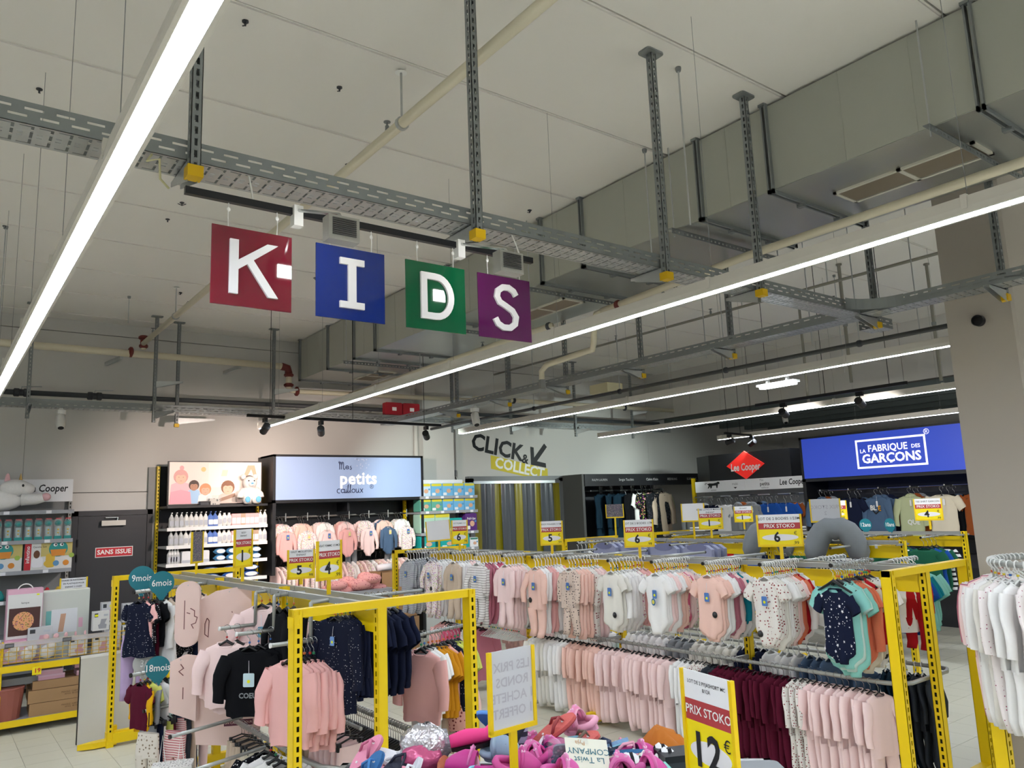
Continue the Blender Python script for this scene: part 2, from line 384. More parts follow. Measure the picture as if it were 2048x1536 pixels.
for x, y, z0, w_ in ((.95, 11.4, 3.4, 'far left'), (2.43, 11.38, 3.4, 'left of the wall pipe valve'), (2.78, 11.6, 3.38, 'just right of the wall pipe valve'), (4.1, 11.38, 3.45, 'below the pipe elbow'), (7.3, 11.38, 3.4, 'beside the pier'), (8.6, 11.4, 3.4, 'above the CLICK lettering'), (10.2, 11.4, 3.4, 'above the curtain doorway'), (11.8, 11.4, 3.4, 'far right')):
    arms = [(0, -1, 3.55, .3)] if x == .95 else [(.92, -.39, 3.97, .34), (.6, -.8, 3.54, .3)]
    strut('grey slotted post against the back wall, '+w_, x, y, z0, 4.9, arms if x != 2.78 else [(1, -.05, 3.5, .5)], cap=(x in (2.78,)), cat='wall post')

# linear lights
def strip(x, y0, y1, label, z=3.2, cables=()):
    t = thing('linear_light', label, 'ceiling light', (x, (y0+y1)/2, z)); L = y1-y0
    MB().prism([(-.036, .078), (.036, .078), (.045, .03), (.045, .001), (.031, .001), (.031, .012), (-.031, .012), (-.031, .001), (-.045, .001), (-.045, .03)], -L/2, L/2).build('casing', CASE, t)
    MB().box(-.031, .031, -L/2+.002, L/2-.002, .0025, .010).build('diffuser', LIGHT, t)
    MB().box(-.045, .045, -L/2-.006, -L/2, .0, .08).box(-.045, .045, L/2, L/2+.006, .0, .08).build('end_cap', CASE, t)
    k = y0+.9
    while k < y1:
        MB().tube([(0, k-(y0+y1)/2, .075), (0, k-(y0+y1)/2, 1.7)], .0016, 4).build('hanging_wire', GREY, t)
        MB().box(-.049, .049, k-(y0+y1)/2-.012, k-(y0+y1)/2+.012, .02, .084).build('clip', CASE, t)
        k += 1.35
    return t
for x, y0, y1, w_ in ((-5.6, -5, 10, 'far left outside the view'), (-2.6, -5, 10, 'left outside the view'), (.43, -5, 9.9, 'nearest, crossing the upper left corner'), (3.455, -5, 10.04, 'second, passing behind the KIDS signs'), (6.49, 2.69, 9.89, 'third, passing behind the column'), (9.27, -5, 9.76, 'fourth from the left, behind the column'), (12.18, -5, 9.5, 'fifth from left, above the blue sign')):
    strip(x, y0, y1, 'long white linear ceiling light, '+w_)
for k, x in enumerate((-4.1, -1.1, 1.95, 4.97, 7.9, 10.7)): strip(x, -5, .2, 'added unseen fill light strip behind the viewpoint, %s from left' % ORD[k])  # added out of view; their floor bounce brightens the ceiling near the camera
em = thing('emergency_lamp', 'bright emergency lamp clipped under the third light line', 'lamp', (6.62, 4.4, 3.15))
MB().prismz(rrect(-.05, .05, -.2, .2, .04), -.02, .0).build('lens', mat('lamp_lens', 'F4FAFF', .4, emit=9), em)
MB().box(-.055, .055, -.21, .21, 0, .02).box(-.02, .02, -.12, -.1, .02, .08).box(-.02, .02, .1, .12, .02, .08).build('bracket', WHT, em)

# ventilation duct
du = thing('ventilation_duct', 'large galvanised rectangular air duct under the ceiling', 'duct', (4.73, 5.5, 4.24))
dy = -5.5
cuts = [-4, -2.4, -1.2, .25, 1.65, 3.05, 3.68, 5.06, 5.66, 7.4, 9.25, 9.9, 10.8, 11.9]
for a, b in zip(cuts, cuts[1:]):
    s = MB(); n_ = max(2, int((b-a)/.22))
    s.box(0, 1.22, a+dy, b+dy-.004, 0, .64)
    k = a+.35
    while k < b-.2: s.box(-.003, 0, k+dy, k+dy+.006, 0, .64); k += .47
    sec = s.build('duct_section', DUCTS, du); MB().box(.004, 1.216, a+dy+.004, b+dy-.01, -.004, -.001).build('bottom_sheet', DUCTM, sec)
    f = MB()
    for q in (b-.02, b+.012):
        f.box(-.03, 0, q+dy-.012, q+dy, -.03, .67).box(1.22, 1.25, q+dy-.012, q+dy, -.03, .67).box(-.03, 1.25, q+dy-.012, q+dy, -.03, 0)
    f.box(-.04, .02, b+dy-.03, b+dy+.02, .64, .665)
    f.build('flange_joint', GALVD, du)
    for xx in (.35, .85): MB().box(xx, xx+.04, b+dy-.03, b+dy+.025, -.05, -.02).build('clamp', GALVD, du)
TRAPZ = [(1.9, 'nearest'), (3.9, 'second'), (5.78, 'third'), (7.6, 'fourth'), (10.0, 'farthest')]
for y, w_ in TRAPZ:
    t = thing('duct_hanger', 'slotted channel hanger carrying the air duct, '+w_+' from the camera' if w_ in ('second', 'third', 'fourth') else 'slotted channel hanger carrying the air duct, '+w_+' one', 'bracket', (4.6, y, 4.19))
    MB().slotface((0, -.02, -.03), (1, 0, 0), (0, 0, 1), (0, 1, 0), 1.5, .045, .003, [(.014, .03)], .05, .022).box(0, 1.5, -.02, .02, .012, .015).build('channel', GALVD, t)
    for xx in (.05, 1.45): MB().tube([(xx, 0, -.05), (xx, 0, .71)], .006, 6).build('threaded_rod', GALV, t)
GRB = mat('grille_tan', '8E8272', .5)
GRF = mat('grille_frame', 'DAD6C8', .5)
for (x0, x1, y0, y1, w_) in ((5.15, 5.46, 1.86, 2.82, 'nearest, right'), (5.27, 5.58, 5.98, 6.9, 'middle, beside the S sign'), (5.47, 5.83, 10.65, 11.5, 'farthest')):
    g = thing('air_grille', 'two-panel louvred air grille under the duct, '+w_, 'grille', ((x0+x1)/2, (y0+y1)/2, 4.236)); a, b = (x1-x0)/2, (y1-y0)/2
    MB().box(-a, a, -b, -b+.025, -.015, 0).box(-a, a, b-.025, b, -.015, 0).box(-a, -a+.025, -b, b, -.015, 0).box(a-.025, a, -b, b, -.015, 0).box(-a, a, -.015, .015, -.015, 0).build('frame', GRF, g)
    for k in range(13):
        xx = -a+.03+k*(2*a-.06)/13
        MB().obox((xx, -b+.025, -.004), (.7, 0, -.7), (0, 1, 0), (.7, 0, .7), .012, 2*b-.05, .002).build('louvre', GRB, g)
    MB().box(-a+.02, a-.02, -b+.02, b-.02, -.002, 0).build('backing', mat('grille_dark', '4A443C', .8), g)
# pipes
def pipe(name, label, pts, r, m, extra=()):
    t = thing(name, label, 'pipe', pts[0]); o = Vector(pts[0])
    MB().tube([Vector(p)-o for p in pts], r, 12).build('tube', m, t, smooth=True)
    return t, o
p, o = pipe('sprinkler_pipe', 'cream sprinkler pipe under the ceiling running to the back wall', [(2.3, -3, 4.53), (2.3, 11.55, 4.53)], .035, CREAMP)
for y in (4.1, 9.8):
    MB().tube([Vector((2.3, y, 4.57))-o, Vector((2.3, y, 4.9))-o], .007, 6).build('hanger_rod', GALV, p)
    MB().lathe([(.038, -.014), (.045, -.014), (.045, .014), (.038, .014)], n=14).build('pipe_ring', GALV, p, loc=Vector((2.3, y, 4.53))-o).rotation_euler = (pi/2, 0, 0)
    MB().lathe([(.04, 0), (.03, .008), (.004, .012)], n=12).build('ceiling_rose', WHT, p, loc=Vector((2.3, y, 4.885))-o)
def sprk(parent, loc):
    MB().lathe([(.014, 0), (.014, .035), (.006, .045), (.006, .06), (.024, .062), (.024, .067)], n=10).build('sprinkler_head', GALVD, parent, loc=loc)
for y in (4.3, 7.6, 11.0): sprk(p, Vector((2.3, y, 4.565))-o)
p, o = pipe('sprinkler_main', 'thick cream sprinkler main along the upper back wall', [(-3, 11.6, 4.4), (4.33, 11.6, 4.37)], .05, CREAMP)
def flg(parent, c, r, m, ax): 
    f = MB().lathe([(0, -.03), (r*.7, -.03), (r, -.012), (r, .012), (r*.7, .03), (0, .03)], n=14).build('pipe_coupling', m, parent, loc=c, smooth=False)
    f.rotation_euler = (0, pi/2, 0) if ax == 'x' else ((pi/2, 0, 0) if ax == 'y' else (0, 0, 0))
flg(p, Vector((2.15, 11.6, 4.4))-o, .075, BRICKR, 'x')
MB().tube([Vector(q)-o for q in ((4.3, 11.6, 4.37), (4.4, 11.6, 4.35), (4.42, 11.6, 4.26))], .06, 10).build('elbow', BRICKR, p, smooth=True)
MB().tube([Vector((4.42, 11.6, 4.28))-o, Vector((4.42, 11.6, 4.03))-o], .045, 10).build('drop_pipe', CREAMP, p, smooth=True)
flg(p, Vector((4.42, 11.6, 4.24))-o, .075, BRICKR, 'z'); flg(p, Vector((4.42, 11.6, 4.08))-o, .075, BRICKR, 'z')
MB().tube([Vector(q)-o for q in ((4.42, 11.6, 4.07), (4.45, 11.6, 4.0), (4.55, 11.6, 3.99), (8.2, 11.6, 4.03))], .04, 10).build('branch', CREAMP, p, smooth=True)
flg(p, Vector((4.55, 11.6, 3.99))-o, .075, BRICKR, 'x')
MB().tube([Vector((2.31, 11.6, 4.45))-o, Vector((2.31, 11.6, 4.55))-o], .035, 10).build('riser', CREAMP, p, smooth=True)
flg(p, Vector((2.31, 11.6, 4.5))-o, .06, BRICKR, 'z'); flg(p, Vector((2.31, 11.6, 4.62))-o, .07, BRICKR, 'z')
MB().lathe([(.03, 0), (.045, .03), (.045, .08), (.02, .1), (.02, .13)], n=12).build('valve', BRICKR, p, loc=Vector((2.31, 11.6, 4.5))-o)
for x, s in ((2.02, 1), (3.65, 1)): MB().obox(Vector((x, 11.62, 4.29))-o, (-.3, .75, -.1), (0, 0, 1), (1, 0, 0), .45, .05, .04).build('pipe_bracket', GALV, p)
p, o = pipe('heating_pipe', 'dark grey pipe running along the back wall above the tray', [(-3, 11.75, 3.77), (8.3, 11.75, 3.79), (13.0, 11.75, 3.79)], .035, mat('dark_pipe', '43474B', .5))
for x in (.9, 1.75):
    MB().lathe([(.04, -.09), (.055, -.08), (.055, -.03), (.045, -.02), (.045, .02), (.055, .03), (.055, .08), (.04, .09)], n=12).build('valve', DGREY, p, loc=Vector((x, 11.75, 3.775))-o).rotation_euler = (0, pi/2, 0)
    MB().tube([Vector(q)-o for q in ((x, 11.75, 3.81), (x, 11.72, 3.85), (x+.22, 11.7, 3.86))], .009, 6).build('valve_lever', GALV, p)
p, o = pipe('sprinkler_branch', 'cream pipe running beside the air duct above the second light', [(5.1, -3, 4.0), (5.2, 3.6, 4.0), (5.36, 5.5, 3.99)], .033, CREAMP)
flg(p, Vector((5.34, 5.25, 3.99))-o, .05, BRICKR, 'y')
MB().tube([Vector(q)-o for q in ((5.36, 5.4, 3.99), (5.37, 5.6, 3.98), (5.39, 5.66, 3.9), (5.43, 5.72, 3.72), (5.48, 5.8, 3.66), (5.6, 6.7, 3.66), (5.6, 6.8, 3.6), (5.6, 6.8, 3.45))], .033, 10).build('pipe_loop', CREAMP, p, smooth=True)
MB().lathe([(.04, -.05), (.04, .05)], n=10).build('pipe_socket', GREY, p, loc=Vector((5.6, 6.8, 3.45))-o)
p, o = pipe('sprinkler_branch', 'thin cream pipe passing under the far half of the duct', [(5.28, 6.2, 3.98), (5.42, 11.5, 3.98)], .033, CREAMP)
flg(p, Vector((5.28, 6.25, 3.98))-o, .045, DGREY, 'y')
for y in (7.6, 9.4): sprk(p, Vector((5.34, y, 4.01))-o); MB().tube([Vector((5.33, y-.3, 4.0))-o, Vector((5.33, y-.3, 4.22))-o], .006, 5).build('hanger_rod', GALV, p)
p, o = pipe('sprinkler_line', 'thin grey sprinkler pipe under the right-hand ceiling', [(8.25, 1, 4.5), (8.25, 11.4, 4.5)], .018, mat('dull_pipe', '8C8A80', .5))
for y in (3.2, 5.2, 6.4, 8.2): sprk(p, Vector((8.25, y, 4.52))-o); MB().tube([Vector((8.25, y-.5, 4.51))-o, Vector((8.25, y-.5, 4.9))-o], .008, 6).build('hanger_rod', GALV, p)
p, o = pipe('conduit_pipe', 'dark thin conduit running parallel behind the side cable tray', [(6.75, 1, 3.42), (6.75, 11.2, 3.42)], .022, mat('dark_conduit', '4B4D4C', .5))
for y in (3.6, 5.1, 6.7, 8.4): MB().tube([Vector((6.75, y, 3.44))-o, Vector((6.75, y, 4.9))-o], .005, 5).build('hanger_rod', GALV, p); flg(p, Vector((6.75, y, 3.42))-o, .032, DGREY, 'y')
p, o = pipe('cross_pipe', 'cream cross pipe near the back wall right of the pier', [(7.7, 11.3, 4.02), (13, 11.3, 4.03)], .04, CREAMP)
for x in (8.6, 11.5): flg(p, Vector((x, 11.3, 4.02))-o, .06, DGREY, 'x')
for i, (x, y) in enumerate(((8.9, 4.9), (9.9, 4.3), (10.8, 4.0), (10.2, 6.3))):
    t = thing('ceiling_rod', 'pale vertical drop pipe in the right-hand ceiling, %s one' % ORD[i], 'pipe', (x, y, 4.9))
    MB().tube([(0, 0, 0), (0, 0, -1.5)], .02, 8).lathe([(.035, -.02), (.035, 0)], n=10).build('drop_tube', mat('dull_pipe'), t)
    MB().lathe([(.028, -.8), (.028, -.76)], n=10).build('collar', GALVD, t)
# thin threaded rods hanging free
for i, (x, y, z0) in enumerate(((3.81, 3.06, 3.8), (4.5, 4.02, 3.97), (4.62, 5.95, 4.2), (7.3, 4.4, 3.6), (7.2, 5.7, 3.7), (7.9, 6.9, 3.5), (9.3, 5.2, 3.6), (7.4, 3.35, 3.5), (.44, 8.5, 3.3), (1.9, 10.5, 4.55))):
    t = thing('threaded_rod', 'thin steel rod hanging from ceiling, %s of the loose rods' % ORD[i], 'rod', (x, y, 4.9), 0, 'loose ceiling rods')
    MB().tube([(0, 0, 0), (0, 0, z0-4.9)], .006, 6).build('rod', GALV, t); MB().lathe([(.016, -.03), (.02, -.012), (.02, 0)], n=8).build('anchor', GALVD, t)
hook = MB().tube([(0, 0, 0), (0, 0, -.03)], .006, 6).lathe([(.02, -.006), (.02, 0)], n=8).tube([(-.035, 0, -.012), (0, 0, -.028), (.035, .0, -.012)], .004, 5).mesh('ceiling_anchor', DGREY)
for i, (x, y) in enumerate(((.42, 5.59), (1.3, 4.14), (1.68, 7.06), (1.67, 7.54), (2.05, 4.5), (.43, 8.5), (2.6, 5.55), (4.5, 5.54), (2.4, 10.02), (2.6, 10.4), (3.6, 8.6), (4.1, 5.9), (7.2, 3.9), (8.0, 4.4), (7.6, 5.2), (9.1, 4.6), (10.3, 5.8))):
    tag(ob('ceiling_anchor', hook, None, (x, y, 4.9), rng.random()*3), 'small dark anchor screw left in the ceiling concrete', 'anchor', 'anchor screws in the ceiling')
# red junction boxes
for i, x in enumerate((6.06, 6.4)):
    t = thing('fire_alarm_box', 'red wall box above the spotlight track, %s one of the pair' % ('left', 'right')[i], 'box', (x, 11.62, 3.66))
    MB().prism(rrect(0, .32, 0, .23, .02, 2), -.1, 0).build('case', mat('box_red', 'A3182A', .45), t); MB().box(.13, .21, -.104, -.1, .09, .15).build('sticker', PAPER, t)
t = thing('ceiling_unit', 'cream rectangular box hanging between trays right of signs', 'box', (7.2, 7.4, 3.58))
MB().box(-.14, .14, -.17, .17, -.06, .06).build('case', mat('cream_plastic', 'D8D0AC', .5), t); MB().box(-.12, .12, -.15, .15, -.065, -.06).build('cover', mat('cream_plastic'), t)
# security cameras
for i, (x, y, z, rz, w_) in enumerate(((1.33, 11.5, 3.5, 0, 'under the left end of the wall tray'), (5.98, 8.75, 3.40, -.3, 'under the side tray above CLICK'), (13.67, 9.0, 3.735, -.8, 'left of the blue sign'))):
    t = thing('security_camera', 'white bullet security camera '+w_, 'camera', (x, y, z), rz)
    MB().lathe([(.06, .0), (.06, .05), (.03, .06), (.02, .09)], (0, 0, -.02), n=14).build('mount', WHT, t)
    b = MB().lathe([(.045, -.1), (.055, -.06), (.055, .08), (.03, .1)], n=14).build('body', WHT, t, loc=(0, -.03, -.12), smooth=True); b.rotation_euler = (2.3+pi, 0, 0) if False else (-.5, 0, 0)
    MB().lathe([(0, -.106), (.035, -.106), (.035, -.1)], n=14).build('lens', BLK, b)
# ---------------------------------------------------------------- KIDS signs and floodlights
kr = thing('sign_rail', 'black hanging rail carrying the four KIDS letter signs', 'rail', (1.6, 3.04, 3.33))
MB().box(-.868, .87, -.012, .012, -.014, .016).build('bar', mat('black_rail', '14161C', .3), kr)
for x in (1.0, 2.39): 
    MB().tube([(x-1.6, 0, .015), (x-1.6, .02, .07), (x-1.6, .06, .15)], .004, 5).build('hanging_hook', WHT, kr)
COLS = [('K', '7A122A', 'crimson'), ('I', '08287E', 'blue'), ('D', '055C38', 'green'), ('S', '5A1452', 'purple')]
LET = mat('letter_white', 'F3F1F3', .45)
for i, (ch, hx, cn) in enumerate(COLS):
    x = (1.002, 1.438, 1.876, 2.282)[i]
    t = thing('letter_sign', 'square %s acrylic sign with white letter %s hanging under rail' % (cn, ch), 'sign', (x, 3.04, 3.052))
    MB().box(-.164, .164, -.002, .004, -.163, .163).build('acrylic_panel', mat('acrylic_'+cn, hx, .04, spec=.7), t)
    m = MB(); y0, y1 = -.015, -.003
    if ch == 'K':
        m.prism([(-.085, -.105), (-.054, -.105), (-.054, .1), (-.085, .1)], y0, y1).prism([(-.054, -.012), (-.054, .024), (.05, .1), (.09, .1), (.0, .03), (-.022, .012)], y0, y1).prism([(-.022, .012), (.0, .03), (.092, -.105), (.055, -.105)], y0, y1)
    elif ch == 'I':
        m.prism([(-.017, -.076), (.017, -.076), (.017, .076), (-.017, .076)], y0, y1).prism([(-.052, .076), (.052, .076), (.052, .103), (-.052, .103)], y0, y1).prism([(-.052, -.103), (.052, -.103), (.052, -.076), (-.052, -.076)], y0, y1)
    elif ch == 'D':
        m.stroke([(-.065, -.088), (-.065, .088), (-.01, .088)]+[(-.005+.073*sin(a), .088*cos(a)) for a in [pi*k/14 for k in range(1, 14)]]+[(-.01, -.088)], .029, y0, y1, closed=True)
    else:
        pts = [(.058, .062), (.045, .082), (.018, .096), (-.016, .094), (-.043, .075), (-.049, .047), (-.035, .022), (0, .006), (.035, -.012), (.054, -.04), (.047, -.073), (.02, -.094), (-.018, -.096), (-.048, -.081), (-.062, -.056)]
        m.stroke(pts, .028, y0, y1)
    m.v = [(a*1.12, b, c*1.1) for a, b, c in m.v]; m.build('letter', LET, t)
    for s in (-1, 1):
        xx = s*.1
        MB().tube([(xx, 0, .163), (xx+.002*s, 0, .21), (xx, 0, .262)], .0022, 4).ell((xx, 0, .235), (.008, .005, .01), 8, 5).build('hanging_cord', WHT, t)
for i, x in enumerate((1.185, 2.01)):
    t = thing('floodlight', 'grey box floodlight clamped to the sign rail, %s of two' % ('left', 'right')[i], 'lamp', (x, 2.72, 3.165))
    MB().prism([(-.005, -.055), (.125, -.055), (.125, .045), (-.005, .045)], -.03, .03).build('housing', mat('flood_grey', 'B7B6B0', .4, .3), t)
    m = MB()
    for k in range(9): m.box(.01, .11, -.036, -.03, -.035+k*.008, -.031+k*.008)
    m.build('heat_sink', mat('heat_sink', '5D5D5E', .4, .5), t)
    MB().box(.025, .095, .03, .034, -.038, .022).build('lens', mat('flood_lens', 'FFFFFF', .4, emit=26), t)
    MB().tube([(.06, 0, .045), (.06, .02, .07), (0, .3, .17)], .008, 6).build('arm', CHROME, t)
    MB().box(-.02, .02, .29, .335, .1, .19).build('rail_clamp', WHT, t)

# ---------------------------------------------------------------- spotlight tracks
def aim(o, d): o.rotation_euler = Vector(d).to_track_quat('-Z', 'Y').to_euler()
def spot(label, p, target, w=SPOT_W, col=(1, .96, .9), ang=70):
    t = thing('track_spotlight', label, 'spotlight', p)
    d = (Vector(target)-Vector(p)).normalized()
    MB().box(-.02, .02, -.04, .04, -.05, -.0).tube([(0, 0, -.05), (0, 0, -.1)], .008, 6).build('adapter', BLK, t)
    b = MB().lathe([(.02, -.09), (.045, -.085), (.045, .07), (.04, .07), (.037, .05), (0, .05)], n=16).build('lamp_head', BLK, t, loc=(0, 0, -.13), smooth=False)
    b.rotation_euler = d.to_track_quat('Z', 'Y').to_euler()
    MB().lathe([(0, .052), (.036, .052), (.036, .056), (0, .056)], n=14).build('lens', mat('spot_lens', 'FFFFFF', .4, emit=6), b)
    l = bpy.data.lights.new('spot_beam', 'SPOT'); l.energy = w; l.spot_size = rad(ang); l.spot_blend = .7; l.shadow_soft_size = .04; l.color = col
    lo = ob('spot_beam', l, t, (d.x*.09, d.y*.09, -.13+d.z*.09)); aim(lo, d)
def track(label, p0, p1):
    c = (Vector(p0)+Vector(p1))/2; t = thing('light_track', label, 'light track', c); d = (Vector(p1)-Vector(p0)); n = d.normalized()
    MB().obox(Vector(p0)-c-Vector((-n.y, n.x, 0))*.018, n, (-n.y, n.x, 0), (0, 0, 1), d.length, .036, .035).build('track_bar', BLK, t)
    for q in (.1, .5, .9):
        a = Vector(p0)+d*q-c; MB().tube([a+Vector((0, 0, .03)), a+Vector((0, 0, 4.9-c.z))], .004, 5).build('hanging_wire', BLK, t)
track('black spotlight track in front of the baby product wall', (2.95, 9.05, 3.225), (5.75, 9.28, 3.225))
WARM = (1, .80, .70); COOL = (.86, 1, .95)
spot('left black track spotlight lighting the photo panel', (3.17, 9.07, 3.22), (3.3, 11.9, 2.2), 115, WARM, 84)
spot('middle black track spotlight lighting the pink bodysuits', (3.9, 9.13, 3.22), (5.2, 11.9, 2.2), 140, WARM, 92)
spot('right black track spotlight left of the pier', (5.5, 9.26, 3.22), (7.6, 11.9, 2.1), 120, COOL, 84)
track('black spotlight track far right above the boys clothes', (8.5, 6.0, 3.225), (8.5, 4.05, 3.225))
spot('spotlight hanging left on the right-hand track', (8.5, 5.6, 3.22), (12, 6.6, 2.4), 45, (1, .95, .9), 80)
spot('spotlight hanging right on the right-hand track', (8.5, 4.6, 3.22), (12, 5.4, 2.3), 45, (1, .95, .9), 80)
track('short black spotlight track near the red diamond sign', (11.2, 8.6, 3.2), (12.3, 8.75, 3.2))
spot('spotlight left on the track near the red diamond', (11.35, 8.62, 3.2), (10.9, 11.9, 2.4), 130, COOL, 84)
spot('spotlight right on the track near the red diamond', (12.15, 8.73, 3.2), (12.6, 10.5, 2.5), 60, COOL, 80)
# ---------------------------------------------------------------- clothes
def cloth(key): return MC[key]
def C(key, col, **k): k.setdefault('rough', .9); k.setdefault('spec', .2); return mat(key, col, **k)
C('white', 'F1EFEC', noise=.02); C('offwhite', 'E6E2D8', noise=.02); C('cream', 'D9CFB9', noise=.03); C('beige', 'CDB9A4', noise=.03)
C('pale pink', 'F5D8D4', noise=.03); C('pink', 'EBB4B0', noise=.04); C('peach', 'F2C9BA', noise=.03); C('dusty pink', 'BE7585', noise=.04); C('rose', 'CF5F7A', noise=.04)
C('coral', 'DE7A5B', noise=.04); C('red', 'B81A24', noise=.04); C('burgundy', '561028', noise=.06, nsc=14); C('mint', '8FD0C6', noise=.04); C('teal', '0F7C8C', noise=.04); C('pale mint', 'BFDAD2', noise=.03)
C('black', '0D0E12', rough=.95); C('navy', '141B33', noise=.05); C('blue', '1D4E9E', noise=.04); C('mid blue', '4E6480', noise=.05); C('slate', '33383F', noise=.06, nsc=14); C('grey', '8D9093', noise=.05)
C('mustard', 'C98A1B', noise=.04); C('yellow', 'E2A912', noise=.04); C('lime', 'C9CF6A', noise=.04); C('sage', 'B7BE96', noise=.04); C('green', '1F5A42', noise=.04); C('lilac', 'B9A2C8', noise=.04); C('rust', '8E4A22', noise=.04); C('dark teal', '122B3A', noise=.05)
C('white dotted', 'E6E0D8', pat='dots', col2='8E3F3F', sc=42); C('beige dotted', 'D8C3B4', pat='dots', col2='3F3838', sc=42); C('pink dotted', 'E0A79B', pat='dots', col2='7A3434', sc=40)
C('navy dotted', '12172B', pat='tiny', col2='D8D6DA', sc=48); C('black dotted', '101118', pat='dots', col2='E8E6E6', sc=60); C('white flowered', 'EFE3DE', pat='floral', col2='C77A7A', sc=60); C('black flowered', '101118', pat='floral', col2='B0726A', sc=70)
C('pink flowered', 'E9CFC6', pat='floral', col2='D07F50', sc=75); C('cherry print', 'F2E9E6', pat='tiny', col2='B0607A', sc=40); C('grey striped', 'D6D6D8', pat='stripes', col2='4C5568', sc=90); C('white striped', 'E8E4E0', pat='thin', col2='5B4A4A', sc=38)
C('navy striped', 'E4E4E8', pat='stripes', col2='16203E', sc=26); C('black striped', 'E6E6E6', pat='stripes', col2='18181C', sc=22); C('pink striped', 'EBD8D2', pat='stripes', col2='C46A72', sc=60); C('black speckled', '17181E', pat='floral', col2='C8A060', sc=34); C('camouflage', '1D1F24', pat='floral', col2='3A3D44', sc=24)
C('brown patterned', 'DCD4C8', pat='dots', col2='8A7A66', sc=36)
HB = mat('hanger_black', '0B0B0D', .4); HW = mat('hanger_white', 'E8E8E4', .35); HG = mat('hanger_clear', 'C9CCCB', .25, spec=.7); HM = mat('hanger_metal', 'B8BABA', .25, .9)
def superr(c, p): return math.copysign(abs(c)**p, c)
def loft(rings, n=22):
    vs = []; fs = []
    for r in rings: vs += r
    for i in range(len(rings)-1):
        for k in range(n):
            a = i*n+k; b = i*n+(k+1) % n; fs.append((a, b, b+n, a+n))
    return vs, fs
class G: pass
def body_rings(prof, ph, amp, kx, neck=.03, n=22):
    out = []; z0 = prof[0][1]; zl = prof[-1][1]; H_ = z0-zl
    for i, (hw, z, dp) in enumerate(prof):
        t = (z0-z)/H_; ring = []
        for k in range(n):
            a = 2*pi*k/n; x = hw*superr(cos(a), .75); s = sin(a); y = dp*superr(s, .8)
            zz = z
            if i < 2 and s < 0: zz -= neck*(1-i*.6)*abs(s)
            y += amp*t*sin(x*kx+ph+t*1.5)+amp*.5*t*sin(x*kx*2.3+ph*2)
            ring.append((x+.006*t*sin(z*30+ph), y, zz+.006*t*sin(x*28+ph)))
        out.append(ring)
    return out
